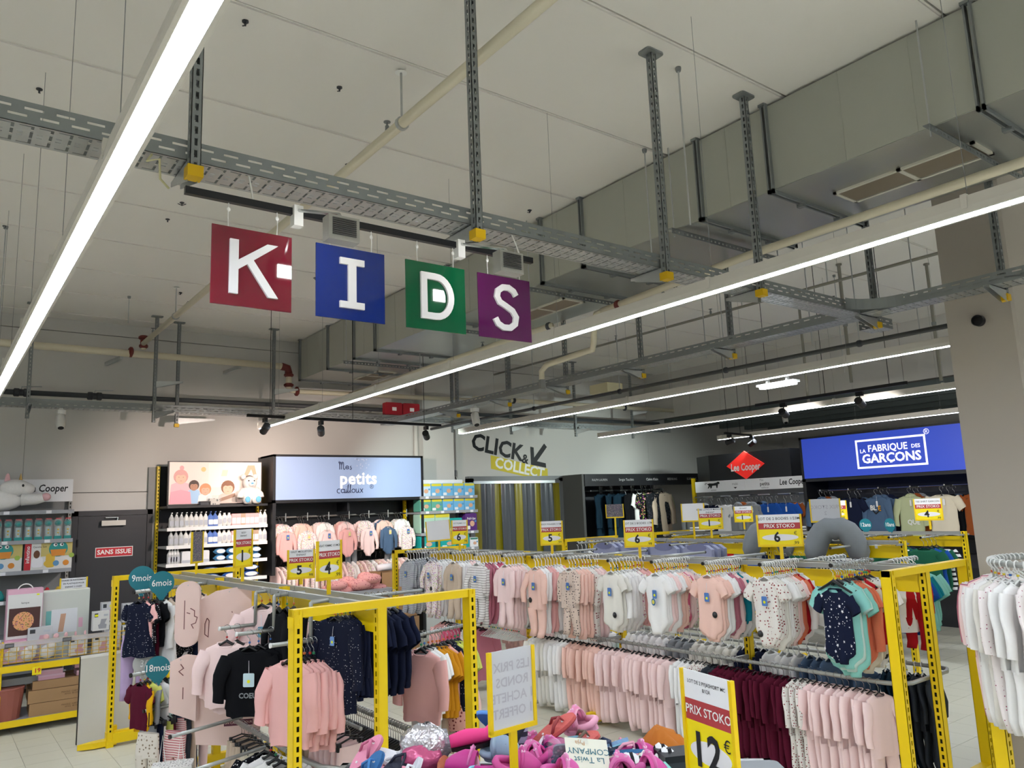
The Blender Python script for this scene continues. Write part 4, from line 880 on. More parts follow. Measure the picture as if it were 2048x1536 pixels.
for k in range(40): hanger('black', (2.69, 4.55+.036*k, .625), -.5+rng.uniform(-.25, .25), 'empty black hanger, %s from near end on the inner lower left rail' % ORD[k], 'empty black hangers on the lower left rail', 1.25, marker=False)
bunch('on the lower left rail', (1.9, 5.82, .625), (0, -.06, 0), -.3, [('trousers', 'beige', 4), ('leggings', 'cream', 3)], 'clip', frm='far end', tagf=None, sc=.85)
bunch('on the lower left rail bend', (1.9, 5.35, .625), (0, -.1, 0), -.4, [('tee', 'black dotted'), ('tee', 'white', 3), ('tee', 'grey', 2)], 'black', frm='far end', tagf=None)
bunch('inside the lower left rail', (2.3, 5.9, .72), (.0, -.09, 0), .2, [('leggings', 'beige', 6), ('leggings', 'pale pink', 6)], 'clip', frm='far end', tagf=None)
MB().tube([LR(2.3, 6.0, .705), LR(2.3, 4.75, .705)], .012, 8).build('inner_rail', RAILM, rL)
bunch("below left rack's far lower arm", (1.46, 6.62, .66), (.042, .01, 0), -1.1, [('leggings', 'grey'), ('leggings', 'navy'), ('leggings', 'brown patterned'), ('leggings', 'lime'), ('leggings', 'burgundy'), ('leggings', 'pink striped'), ('leggings', 'slate'), ('leggings', 'beige'), ('leggings', 'navy'), ('leggings', 'pale pink')], 'clip', jit=.35, tagf=None, sc=.85)
arm(rL, oL, [(1.42, 6.6, .645), (2.1, 6.76, .65)], .012)

# ---- round rail stand at the right edge
rs_ = thing('rail_stand', 'curved grey rail of white pyjamas at the right edge', 'display rack', (5.42, 1.72, 0))
upright(MB(), -.28, .43, 1.2, .07, .08).build('post', YEL, rs_); slot_shade(rs_, -.28, .43, 1.2, .05)
MB().box(-.32, -.24, .0, .6, 0, .07).build('foot', YEL, rs_)
cen = (5.42, 1.72); RR = .44
MB().tube([(RR*cos(a), RR*sin(a), 1.62) for a in [2*pi*k/28 for k in range(29)]], .018, 8, cap=False).build('ring_rail', RAILM, rs_, smooth=True)
MB().tube([(-.28, .43, 1.19), (-.26, .36, 1.5), (-.25, .35, 1.62)], .015, 8).build('neck', RAILM, rs_)
kinds = ['white', 'cherry print', 'cherry print', 'white', 'pale pink', 'cherry print', 'white', 'offwhite', 'cherry print', 'white', 'white', 'cherry print', 'offwhite', 'pale pink', 'cherry print', 'white', 'white', 'cherry print', 'white', 'offwhite', 'cherry print', 'white']
for i, mk in enumerate(kinds):
    a = rad(84+i*7.2); q = (cen[0]+RR*cos(a), cen[1]+RR*sin(a), 1.635)
    mk2 = 'dusty pink' if i == 3 else mk
    garment('pyjama', mk2, q, a+pi+.25+rng.uniform(-.08, .08), '%s pyjama suit, %s from the rear on the curved right rail' % (mk2, ORD[i]), 'pyjamas on the curved rail', 1.0)
    hanger('white', q, a+pi+.25, 'white plastic hanger, %s from the rear on the curved right rail' % ORD[i], 'hangers on the curved rail')
for k in range(16):
    a = rad(84-5-k*5); hanger('white', (cen[0]+RR*cos(a), cen[1]+RR*sin(a), 1.635), a+pi, 'empty white hanger, %s clockwise on the back of the curved right rail' % ORD[k], 'empty hangers on the curved rail', far=True)
# ---------------------------------------------------------------- price signs
REDB = mat('price_red', 'B03A3F', .55); YELP = mat('price_yellow', 'F0DA00', .5); OVAL = mat('price_oval', 'E3E1E4', .55); FRM = mat('sign_frame_yellow', 'E9C400', .4); BACKP = mat('sign_back', 'C9C9CC', .5)
def sign(label, x, y, zb, w, h, rz, head, price, cents='', post=.12, tilt=0, kind='price', head_fs=None, postw=.026):
    t = thing('price_sign', label, 'sign', (x, y, zb), rz)
    MB().box(-postw/2, postw/2, .0, .012, 0, post).build('post', FRM, t)
    b = ob('panel_frame', MB().box(-w/2-.008, -w/2+.006, -.006, .01, 0, h).box(w/2-.006, w/2+.008, -.006, .01, 0, h).box(-w/2-.008, w/2+.008, -.006, .01, -.008, .01).mesh('panel_frame', FRM), t, (0, 0, post))
    b.rotation_euler = (0, tilt, 0)
    if kind == 'price':
        z1, z2 = h*.73, h*.53
        MB().box(-w/2, w/2, 0, .004, z1, h).build('header_paper', PAPER, b)
        MB().box(-w/2, w/2, 0, .004, z2, z1).build('red_band', REDB, b)
        MB().box(-w/2, w/2, 0, .004, 0, z2).build('yellow_paper', YELP, b)
        MB().prism(ngon(24, w*.42, h*.105, 0, z2*.5), -.001, 0).build('oval', OVAL, b)
        fs = min(w*.165, (z1-z2)*.85)
        txt('lettering', 'PRIX STOKO', fs, WHT, b, (0, -.0012, (z1+z2)/2), bold=.012)
        for k, hl in enumerate(head.split('\n')):
            s_ = head_fs or min(w*.1, .03); n_ = head.count('\n')
            txt('lettering', hl, s_, INK, b, (0, -.0012, (h+z1)/2+(n_/2-k)*s_*1.25), bold=.004)
        txt('price_number', price, z2*.82, INK, b, (-.07*w, -.0025, z2*.5), bold=.028, space=1.12, sx=.95)
        txt('price_euro', '€', z2*.3, INK, b, (w*.36, -.0025, z2*.74)); 
        if cents: txt('price_cents', cents, z2*.27, INK, b, (w*.36, -.0025, z2*.16))
    elif kind == 'back':
        MB().box(-w/2, w/2, 0, .004, 0, h).build('sheet', PAPER if head == '' else BACKP, b)
        if head:
            for k, hl in enumerate(head.split('\n')):
                q = txt('lettering', hl, head_fs, mat('ghost_print', 'B4B1B7', .6), b, (0, -.0015, h*.5-(k-head.count('\n')/2)*head_fs*1.15), bold=.02); q.scale = (-1, 1, 1)
    elif kind == 'poster':
        MB().box(-w/2, w/2, 0, .004, 0, h).build('sheet', mat('dark_print', '5A5560', .5, pat='floral', col2='9A8A80', sc=90), b)
    return t
def face(x, y, d=0): return math.atan2(y, x)-pi/2+d
sign('yellow price sign showing 6.99 with wide panel, right rack', 5.45, 3.73, 1.535, .33, .245, face(5.45, 3.73, -.12), 'LOT DE 2 BODIES 1/23M', '6', ',99', .14)
sign('yellow price sign showing 6, middle of the right rack', 5.45, 5.27, 1.535, .27, .25, face(5.45, 5.27, .15), 'LOT DE 2 BODIES 1/7M', '6', ',99', .11)
sign('yellow price sign showing 5 in front of the strip curtain', 5.45, 6.57, 1.535, .235, .25, face(5.45, 6.57, .2), 'BODY POUSSIN 1/12M', '5', ',99', .11)
sign('yellow price sign showing 6 beside the blank white sign', 5.42, 8.35, 1.535, .21, .29, face(5.42, 8.35, .45), 'LOT PYJAMAS 1/23', '6', ',99', .1)
sign('blank white sign in yellow frame at far end of right rack', 5.42, 8.85, 1.535, .31, .26, face(5.42, 8.85, -.1), '', '', post=.13, kind='back', tilt=-.06)
sign('narrow yellow price sign showing 4 on the left rack', 2.14, 4.87, 1.54, .2, .245, face(2.14, 4.87, .75), 'SWEAT FEMME 1/3 MOLE', '4', ',99', .1)
sign('small yellow price sign showing 5 behind the left rack', 2.4, 6.0, 1.52, .2, .22, face(2.4, 6.0, .2), 'GILET MOLLETON\nENFANT', '5', ',99', .05)
sign('narrow yellow price sign showing 1 above the left rack', 2.12, 6.54, 1.54, .2, .3, face(2.12, 6.54, .85), 'BODY\nENFANT', '1', '', .12)
sign('narrow dark printed poster on yellow stand above left rack', 2.12, 7.9, 1.54, .19, .29, face(2.12, 7.9, 1.05), '', '', post=.11, kind='poster')
sign('yellow price sign showing 1 on rack behind the wide 6.99', 8.35, 6.75, 1.56, .3, .27, face(8.35, 6.75, .1), 'ROBE LONGUE MANCHES\nENFANT', '1', ',99', .12)
sign('small yellow price sign showing 1 near the blue shirts', 10.4, 7.75, 1.58, .27, .24, face(10.4, 7.75), 'TEE SHIRT', '1', ',99', .12)
sign('pale sign back next to the white polo shirt', 8.42, 7.1, 1.52, .3, .24, face(8.42, 7.1, .1), '', '', post=.26, kind='back')
sign('translucent sign seen from behind, standing over the grey pillow', 8.3, 5.05, 1.58, .32, .26, face(8.3, 5.05, -.1), 'PRIX STOKO\n2', '', post=.18, kind='back', head_fs=.06)
sign('yellow price sign showing 9 partly behind the translucent sign', 10.4, 6.2, 1.52, .34, .26, face(10.4, 6.2), 'SWEAT', '9', ',99', .2)
sign('yellow price sign showing 4 beside the column', 10.3, 4.83, 1.58, .31, .27, face(10.3, 4.83, -.1), 'TEE SHIRT GARCON', '4', ',99', .12)
sign('small dark framed poster behind the middle 6 sign', 8.4, 8.6, 1.52, .26, .2, face(8.4, 8.6), '', '', post=.33, kind='poster')
# age discs
TEALD = mat('disc_teal', '0E7482', .45)
def disc(label, x, y, z, s, rz, r=.088, m=None, tc=None):
    t = thing('size_disc', label, 'sign', (x, y, z), rz)
    pts = [(r*sin(a), r*cos(a)) for a in [rad(-150)+rad(300)*k/22 for k in range(23)]]+[(.012, -r*1.45), (-.012, -r*1.45)]
    MB().prism(pts, -.002, .002).build('disc', m or TEALD, t)
    txt('lettering', s, .074, tc or WHT, t, (0, -.0035, 0), bold=.01, sx=.85)
    return t
disc('teal round divider reading 9mois, behind the 6mois one', 1.48, 7.15, 1.59, '9mois', -.25, .1)
disc('teal round divider reading 6mois on the far upper arm', 1.58, 6.9, 1.555, '6mois', -.1, .095)
disc('teal round divider reading 18mois on the far lower arm', 1.52, 6.68, .93, '18mois', -.3, .09)
disc('pale round divider behind the 18mois one', 1.46, 6.85, .95, '36', -.3, .085, mat('disc_pale', 'B5B5B2', .4))
disc('small teal divider reading 12ans below the boys hoodie', 10.35, 5.72, 1.64, '12ans', face(10.35, 5.72, -.4), .085)
disc('small teal divider right of the 12ans one', 10.35, 5.38, 1.64, '10ans', face(10.35, 5.38, -.7), .085)
# pink cardboard display pieces
PK = mat('pink_card', 'ECCFC5', .6, noise=.02)
def card(label, x, y, z, pts, rz, n=1, marks=None, ln=None, gap=.012, hook=True):
    for k in range(n):
        t = thing('display_card', label if k == 0 else '%s, %s card behind' % (label, ORD[k]), 'card', (x+gap*k*-sin(rz)*.4+gap*k, y+gap*k, z), rz)
        MB().prism(pts, -.002, .002).build('card_sheet', PK, t)
        if k == 0 and marks:
            m = MB()
            for mk_ in marks: m.stroke(mk_, .006, -.0035, -.002)
            m.build('print', mat('card_print', '7A4A48', .7), t)
        if k == 0 and ln:
            MB().prism([(ln[0]-.1, ln[1]-.02), (ln[0]+.1, ln[1]-.02), (ln[0]+.1, ln[1]+.02), (ln[0]-.1, ln[1]+.02)], -.0035, -.002).build('banner', mat('card_banner', '5A2438', .7), t)
            txt('lettering', 'UN CADEAU POUR', .022, PK, t, (ln[0], -.004, ln[1]))
        if hook: MB().tube([(0, -.01, -.01), (0, .06, .0), (.0, .25, .0)], .004, 5).build('hook_wire', GALV, t)
board = rrect(-.085, .085, -.46, .02, .084, 6)
squig = [[(.02, -.18), (.05, -.2), (.05, -.24), (.07, -.25), (.06, -.29), (.03, -.3), (.045, -.33)], [(-.02, -.12), (-.02, -.33)], [(-.005, -.21), (.02, -.22)]]
card('narrow pink rounded card on the left rack, left of big card', 1.63, 6.3, 1.575, board, -.25, 2, squig)
big = rrect(-.2, .2, -.44, -.1, .01, 1)[:0]+[(-.22, -.46), (.3, -.46), (.32, -.1), (.22, -.02), (.05, .02), (-.1, .0), (-.23, -.07)]
card('large pink card with arched top behind the pink sweaters', 1.94, 6.3, 1.5, big, -.45, 2, [[(-.16, -.2), (-.175, -.24), (-.175, -.32), (-.15, -.34), (-.145, -.22), (-.16, -.2)], [(.05, -.2), (.09, -.25), (.13, -.22), (.12, -.19)], [(.02, -.16), (.025, -.17)], [(0, -.3), (.02, -.31)]])
card('pink card bag leaning left of the lower big card', 1.53, 6.05, 1.08, [(-.07, -.36), (.11, -.44), (.11, 0), (.02, .02), (-.07, -.02)], -.35, 3, [[(.0, -.04), (.02, -.07), (-.01, -.09), (.02, -.12)], [(.02, -.2), (.02, -.28)]])
card('large pink gift card reading UN CADEAU POUR below sweaters', 1.80, 5.98, 1.07, [(-.17, -.6), (.24, -.64), (.28, -.3), (.22, -.02), (.0, .02), (-.1, .0), (-.2, -.3)], -.5, 3, None, (.12, -.47))
# star patterned gift boxes hanging on white hooks
STARM = mat('star_box_white', 'E4E2DE', .5, pat='dots', col2='55504C', sc=52)
for i, (x, y, z) in enumerate(((1.37, 5.55, .3), (1.40, 5.25, .22), (1.44, 4.9, .24))):
    t = thing('gift_box', 'white star-patterned gift box on wire hangers, %s from the back' % ORD[i], 'box', (x, y, z), -.35)
    MB().box(-.12, .12, -.08, .08, 0, .2).build('box', STARM, t); MB().box(-.123, .123, -.083, .083, .17, .215).build('lid', STARM, t); MB().box(-.02, .0, -.085, -.08, .06, .12).build('price_sticker', mat('price_dot'), t)
    for s in (-.06, .05): MB().tube([(s-.02, 0, .215), (s, -.02, .4), (s+.02, 0, .215)], .003, 5).build('wire_hanger', WHT, t)
for y, z, w_ in ((5.4, .72, 'upper'), (4.95, .62, 'lower')): 
    arm(rL, oL, [(1.32, y, z), (1.8, y+.12, z+.01)], .012)

# ---------------------------------------------------------------- left shelf unit with toys
def shelf_unit(name, label, x0, x1, yf, yb, zs, ztop, m_sh, m_back, up_m=YEL, header=None, lipm=None):
    t = thing(name, label, 'shelf unit', ((x0+x1)/2, yb, 0)); a = (x1-x0)/2; d = yf-yb
    MB().box(-a, a, -.02, 0, 0, ztop).build('back_panel', m_back, t)
    for s in (-1, 1): upright(MB(), s*a, -.06, ztop, .04, .06).build('upright', up_m, t); slot_shade(t, s*a, -.06, ztop, .03)
    for z in zs:
        f = MB().box(-a+.02, a-.02, d, -.03, z-.03, z).build('shelf', m_sh, t); MB().box(-a+.02, a-.02, d-.012, d, z-.035, z+.012).build('price_rail', lipm or m_sh, f)
        for k in range(4): MB().box(-a+.12+k*a*.5, -a+.18+k*a*.5, d-.015, d-.012, z-.03, z+.008).build('price_label', PAPER, f)
    return t
su = shelf_unit('toy_shelf', 'grey toy shelf unit left of the dark door', -.25, 1.56, 11.5, 12.1, (2.235, 1.87, 1.5, 1.15, .7, .25), 2.66, SHELFG, GREY, up_m=mat('upright_grey', 'A8A9A6', .5))
hp = thing('brand_header', 'white header board with Lee Cooper lettering over toy shelf', 'sign', (.65, 11.78, 2.5))
MB().box(-.9, .9, -.01, 0, -.14, .15).build('board', PAPER, hp)
txt('lettering', 'Lee Cooper', .13, INK, hp, (.58, -.012, .03), bold=.02, shear=.15, sx=.8); txt('lettering', 'SINCE 1908', .03, INK, hp, (.55, -.012, -.07)); txt('lettering', 'l n', .12, INK, hp, (-.1, -.012, -.02), shear=.2)
PL = mat('plush_white', 'EDEAE6', .95, noise=.04, bump=.6, nsc=40); PPK = mat('plush_pink', 'E8B9BC', .9)
t = thing('plush_unicorn', 'white plush unicorn lying on the top toy shelf', 'plush toy', (.86, 11.62, 2.24))
MB().ell((-.2, 0, .14), (.33, .16, .14), 18, 11).build('body', PL, t, smooth=True)
hd = MB().ell((.03, -.04, .3), (.17, .12, .1), 16, 10).ell((.15, -.06, .28), (.09, .09, .075), 14, 8).build('head', PL, t, smooth=True)
MB().lathe([(.035, 0), (.02, .08), (.004, .1)], (-.06, -.02, .38), 10).build('ear', PPK, hd); MB().lathe([(.025, 0), (.012, .07), (.002, .12)], (.08, -.02, .36), 8).build('horn', mat('horn_gold', 'CFA85A', .4), hd)
MB().ell((.1, -.15, .32), (.014, .01, .018), 8, 5).build('eye', BLK, hd)
MB().tube([(.1, -.05, .15), (.25, -.08, .15), (.33, -.1, .17)], [.08, .07, .06], 12).build('arm', PL, t, smooth=True); MB().ell((.36, -.1, .175), (.055, .055, .05), 12, 8).build('hoof', PPK, t, smooth=True)
TQ = mat('toy_teal', '1F8F8A', .35); TRED = mat('toy_red', 'C22F35', .4); TYEL = mat('toy_yellow', 'D9B23C', .4); CLR = mat('clear_plastic', 'E8F0F0', .12, spec=.6, alpha=.13); TGR = mat('toy_lime', '9DB84A', .4); TOR = mat('toy_orange', 'D98A2B', .4); TBL = mat('toy_blue', '5D93BE', .4)
for i in range(9):
    x = .62+i*.108
    t = thing('baby_bottle_pack', 'teal frog bottle in clear pack, %s from left on the upper toy shelf' % ORD[i], 'toy', (x, 11.56, 1.87))
    MB().prism(rrect(-.042, .042, 0, .27, .025, 3), -.03, .03).build('clear_pack', CLR, t)
    MB().lathe([(.03, .005), (.033, .04), (.026, .06), (.03, .12), (.03, .17)], n=10).build('bottle', mat('bottle_body', 'B6C6C4', .3), t)
    MB().ell((0, 0, .212), (.041, .034, .036), 12, 7).build('frog_cap', TQ, t, smooth=True); MB().box(-.03, .03, -.028, .028, .262, .275).build('pack_top', TRED, t); MB().box(-.041, .041, -.032, .032, 0, .05).build('pack_base', TQ, t); MB().ell((0, -.03, .13), (.012, .008, .012), 8, 5).ell((0, -.03, .09), (.01, .008, .01), 8, 5).build('beads', TYEL, t)
def toybox(label, x, z, w):
    t = thing('toy_box', label, 'box', (x, 11.64, z)); h = .345
    MB().box(-w/2, w/2, -.12, .12, 0, h).build('carton', mat('carton_white', 'DEDCD8', .55), t)
    if w > .5:
        MB().box(-w/2-.001, -w/2+.07, -.122, -.118, 0, h).build('red_edge', RED, t); q = txt('lettering', 'infantino', .06, WHT, t, (-w/2+.035, -.1235, .2), rot=(pi/2, -pi/2, 0), bold=.01)
        txt('lettering', 'Gentle Set', .035, INK, t, (-w/2+.16, -.1225, .29))
        MB().prism(ngon(14, .035, .05, -w/2+.13, .2), -.124, -.12).build('printed_child_hair', mat('hair_brown', '6B4630', .8), t); MB().prism(rrect(-w/2+.08, -w/2+.2, .04, .16, .03), -.123, -.12).build('printed_child_shirt', mat('print_pale', 'EDEBEE', .7), t)
        MB().prism(rrect(-w/2+.23, -w/2+.33, .03, .2, .03), -.1235, -.12).build('printed_toy', TYEL, t)
    x0 = w*.2 if w > .5 else .02
    MB().box(x0-.19, w/2, -.1215, -.118, .17, h).build('window_print', mat('print_yellow', 'C9B870', .6), t)
    f = MB().prism(ngon(18, .105, .1, x0, .26), -.126, -.12).build('frog_print', TQ, t)
    MB().prism([(x0-.09, .25), (x0+.09, .25), (x0+.07, .17), (x0-.07, .17)], -.129, -.126).build('bucket_print', TOR, f); MB().prism(ngon(10, .022, .022, x0-.035, .31), -.129, -.126).prism(ngon(10, .022, .022, x0+.035, .31), -.129, -.126).build('eyes_print', WHT, f); MB().prism(ngon(8, .01, .012, x0-.03, .31), -.131, -.129).prism(ngon(8, .01, .012, x0+.04, .31), -.131, -.129).build('pupil_print', BLK, f)
    for k, (dx, m_) in enumerate(((-.12, TYEL), (-.02, TBL), (.09, TOR))): MB().prism(ngon(12, .035, .035, x0+dx, .08), -.124, -.12).build('toy_print', m_, t)
    MB().prism(ngon(12, .03, .03, x0+.15, .17), -.126, -.12).build('ball_print', TGR, t)
toybox('white toy carton with frog print at the left frame edge', .78, 1.5, .44)
toybox('wide toy carton with red infantino edge and frog print', 1.3, 1.5, .56) if False else toybox('wide toy carton with red infantino edge and frog print', 1.285, 1.5, .52+.0001)
for i, (x, m_) in enumerate(((.8, TQ), (.92, TRED), (1.06, TGR), (1.2, TQ), (1.3, TRED), (1.42, TYEL))):
    t = thing('stacking_toy', 'small %s on the dark lower toy shelf, %s from left' % (('teal toy cup', 'red toy cup', 'green ball', 'teal ring', 'red ring', 'yellow ball')[i], ORD[i]), 'toy', (x, 11.62, 1.15))
    MB().lathe([(.045, 0), (.05, .06), (.03, .1), (.012, .13)], n=12).build('toy_body', m_, t, smooth=True); MB().box(-.06, .06, -.05, .05, .0, .012).build('toy_base', DGREY, t)

# ---------------------------------------------------------------- photo lightbox shelf unit
lu = shelf_unit('baby_care_shelf', 'black shelf unit of baby care bottles under the photo panel', 2.66, 4.1, 11.52, 12.1, (1.945, 1.7, 1.455, 1.2, .9), 2.84, mat('shelf_white', 'D5D5D5', .5), BLK, lipm=WHT)
MB().box(-.84, -.73, -.03, 0, 0, 2.83).build('side_panel', GREY, lu); MB().box(-.7, .7, -.585, -.02, 2.225, 2.258).build('top_shelf', BLK, lu)
lb = thing('photo_lightbox', 'lit photo panel of laughing children above the bottles', 'light box', (3.39, 11.72, 2.575))
MB().box(-.67, .67, .0, .05, -.31, .32).build('frame', BLK, lb)
def glow(key, col, e=.12): return mat(key, col, .5, emit=e)
MB().box(-.655, .655, -.008, .0, -.295, .305).build('lit_photo', glow('lit_base', 'F3D9CF', .12), lb)
def pp(n, pts, key, col, y=-.01): MB().prism(pts, y-.002, y+.004).build(n, glow(key, col), lb)
pp('photo_backdrop', rrect(-.12, .64, -.06, .29, .01, 1), 'lit_wall', 'F3E4D8', -.0095)
def kid(x, z, r, skin, hair, top, y=-.012, w=1.0):
    pp('photo_shirt', [(x-r*1.3*w, z-r*1.1), (x-r*.5, z-r*.7), (x+r*.5, z-r*.7), (x+r*1.3*w, z-r*1.1), (x+r*1.5*w, -.29), (x-r*1.5*w, -.29)], 'lit_'+top, top, y)
    pp('photo_hair', ngon(16, r*1.15, r*1.2, x, z+r*.2), 'lit_'+hair, hair, y-.002)
    pp('photo_face', ngon(16, r*.85, r, x, z-r*.08), 'lit_'+skin, skin, y-.004)
    for s in (-1, 1): pp('photo_eye', ngon(6, r*.075, r*.05, x+s*r*.35, z+r*.08), 'lit_eye', '5A3A30', y-.006)
    pp('photo_mouth', ngon(8, r*.2, r*.05, x, z-r*.52), 'lit_mouth', 'C98678', y-.006)
    pp('photo_fringe', [(x-r*.85, z+r*.25), (x-r*.6, z+r*.75), (x, z+r*.98), (x+r*.6, z+r*.75), (x+r*.85, z+r*.25), (x+r*.45, z+r*.5), (x-r*.1, z+r*.42), (x-r*.5, z+r*.5)], 'lit_'+hair, hair, y-.0065)
kid(-.5, .08, .085, 'EBB79C', 'D99C94', 'F0B7BC', w=1.15); pp('photo_hat', ngon(12, .03, .035, -.49, .22), 'lit_hat', 'E0A0A0')
kid(-.32, -.04, .062, 'B98468', '4A3428', 'A9C8E6', -.014); kid(-.16, -.1, .07, 'E0A98C', 'D98E62', 'E9E4E0', -.018); kid(.16, -.08, .085, 'E5B59A', '8A5A3E', 'C9B9AE', -.014, 1.1)
pp('photo_arm', [(.0, -.24), (.26, -.15), (.27, -.2), (.02, -.28)], 'lit_armbrown', '9A7A66', -.022)
kid(.47, .0, .08, 'DFAE94', '54433C', 'EADCD2', -.014); pp('photo_raised_arms', [(.37, .05), (.45, .26), (.49, .26), (.55, .26), (.6, .05), (.56, .05), (.5, .2), (.42, .05)], 'lit_arms', 'E5A88C', -.012)
pp('photo_lamp', ngon(12, .035, .035, -.19, .2), 'lit_lamp', 'E0BC80'); pp('photo_picture', [(.06, .1), (.14, .1), (.16, .19), (.08, .19)], 'lit_pic', 'D8D4B8'); pp('photo_dress', [(-.65, -.29), (-.63, -.12), (-.5, -.09), (-.37, -.12), (-.35, -.29)], 'lit_dress', 'EFA3AE', -.0175)
ll = bpy.data.lights.new('lightbox_glow', 'AREA'); 
t = thing('plush_bear', 'white plush teddy bear with blue nose and feet on the shelf', 'plush toy', (3.83, 11.6, 2.26))
bd = MB().ell((0, 0, .13), (.12, .1, .14), 16, 10).build('body', PL, t, smooth=True)
hd = MB().ell((0, -.02, .31), (.105, .09, .095), 16, 10).ell((0, -.1, .285), (.045, .04, .035), 12, 7).build('head', PL, t, smooth=True)
PBL = mat('plush_blue', '6FB4D8', .9)
MB().ell((0, -.14, .295), (.02, .012, .014), 10, 6).build('nose', PBL, hd)
for s in (-1, 1):
    MB().ell((s*.09, 0, .4), (.04, .025, .04), 12, 7).build('ear', PL, hd, smooth=True); MB().ell((s*.04, -.1, .335), (.011, .008, .012), 8, 5).build('eye', BLK, hd)
    MB().tube([(s*.09, -.02, .21), (s*.15, -.05, .13), (s*.155, -.07, .09)], [.045, .05, .045], 10).build('arm', PL, t, smooth=True)
    lg = MB().tube([(s*.06, -.04, .06), (s*.075, -.15, .055)], [.06, .055], 12).ell((s*.078, -.15, .06), (.055, .04, .06), 12, 7).build('leg', PL, t, smooth=True); MB().ell((s*.078, -.185, .06), (.04, .012, .045), 12, 6).build('paw_pad', PBL, lg, smooth=True)
t = thing('gift_pack', 'small clear gift pack with printed box beside the teddy', 'box', (3.33, 11.62, 2.26)); MB().prism(rrect(-.09, .09, 0, .14, .03), -.05, .05).build('pack', CLR, t); MB().box(-.07, .07, -.04, .04, 0, .09).build('printed_box', mat('pack_print', 'C8C2B8', .5, pat='floral', col2='4A4A50', sc=30), t)
t = thing('dark_box', 'small dark box lying left of the clear gift pack', 'box', (3.2, 11.62, 2.26)); MB().box(-.07, .07, -.05, .05, 0, .05).build('box', DGREY, t); MB().box(-.071, .071, -.051, .051, .035, .053).build('lid', BLK, t)
# bottles and packs
BW = mat('bottle_white', 'E3E3DE', .4); BBL = mat('bottle_blue', '5C7CC2', .35); BPK = mat('bottle_pink', 'E7AFAF', .4); BGY = mat('bottle_clear', 'B9BBBA', .3); BTN = mat('carton_tan', 'B59A82', .5)
def bottle(label, x, z, kind, y=11.58):
    t = thing('lotion_bottle' if kind != 'carton' else 'carton', label, 'bottle', (x, y, z))
    col = {'w': BW, 'g': BGY, 'b': BBL, 'p': BPK, 'o': BW, 't': BTN}[kind]
    if kind in 'wgb':
        r = .033 if kind != 'b' else .042
        MB().lathe([(r*.9, 0), (r, .01), (r, .115), (r*.6, .14), (.012, .15)], n=10, sy=.75).build('body', col, t, smooth=False)
        p = MB().lathe([(.014, .145), (.014, .16), (.005, .162), (.005, .18)], n=8).box(-.006, .006, -.035, .01, .175, .187).build('pump', WHT if kind != 'b' else BBL, t)
        MB().prism(rrect(-r*.7, r*.7, .03, .09, .008, 2), -r*.76, -r*.7).build('label_print', PAPER if kind == 'b' else mat('label_grey', 'B8BCC4', .5), t)
    elif kind == 'o':
        MB().ell((0, 0, .075), (.045, .03, .075), 12, 8).build('body', col, t, smooth=True); MB().lathe([(.016, .14), (.016, .165)], n=8).build('cap', WHT, t); MB().prism(ngon(10, .025, .035, 0, .075), -.033, -.03).build('label_print', mat('label_grey'), t)
    else:
        MB().box(-.03, .03, -.03, .03, 0, .15).build('body', col, t); MB().box(-.026, .026, -.032, -.03, .03, .1).build('label_print', PAPER, t)
    o = t; o['category'] = 'bottle' if kind in 'wgbo' else 'carton'; t.scale = (1.08, 1.1, 1.18)
KN = {'w': 'white pump bottle', 'g': 'greyish clear pump bottle', 'b': 'blue pump bottle', 'o': 'oval white bottle', 'p': 'pink carton', 't': 'tan carton'}
for row, z, seq in (('top', 1.945, 'gggwwwwwbbwoopptpppww'), ('second', 1.7, 'gggwwwwwbbwooppptttww')):
    for i, k in enumerate(seq):
        bottle('%s, %s from left on the %s bottle shelf' % (KN[k], ORD[i], row), 2.75+i*.0655, z, k)
WP = mat('wipes_white', 'E8E8EA', .35); WB = mat('wipes_blue', '4B8FC0', .35)
def wipes(label, x, z, y=11.6, col=WB, w=.075):
    t = thing('wipes_pack', label, 'pack', (x, y, z)); t.scale = (1.1, 1.1, 1.05)
    MB().ell((0, 0, .045), (w, .06, .045), 14, 7).build('pack', col, t, smooth=True); MB().prism(ngon(14, w*.72, .028, 0, .05), -.064, -.045).build('pack_print', WP, t); MB().box(-w-.006, w+.006, -.008, .008, .038, .052).build('sealed_ends', col, t)
for i in range(4): bottle('clear flat refill pouch, %s from left on third shelf' % ORD[i], 2.74+i*.035, 1.455, 'g')
for i in range(3):
    t = thing('cotton_bag', 'white cotton pad bag, %s from left on third shelf' % ORD[i], 'pack', (2.95+i*.125, 11.58, 1.455)); MB().prism(rrect(-.06, .06, 0, .17, .02), -.05, .05).build('bag', WP, t); MB().prism(rrect(-.055, .055, .01, .05, .01, 2), -.053, -.05).build('print', mat('label_grey'), t)
for i in range(8): wipes('blue and white wet wipes pack, %s in the third shelf stack' % ORD[i], 3.42+(i//2)*.17, 1.455+(i % 2)*.092)
for i in range(6): wipes('dark blue wet wipes pack, %s on the fourth shelf' % ORD[i], 3.3+(i//2)*.28, 1.2+(i % 2)*.092, col=mat('wipes_navy', '2F5AA0', .35), w=.11)
for i in range(3): t = thing('nappy_pack', 'violet packed box, %s from left on the fourth shelf' % ORD[i], 'pack', (2.85+i*.15, 11.62, 1.2)); MB().box(-.065, .065, -.08, .08, 0, .14).build('pack', mat('violet_pack', '8C8AB8', .4), t); MB().box(-.05, .05, -.083, -.08, .04, .1).build('print', WP, t)

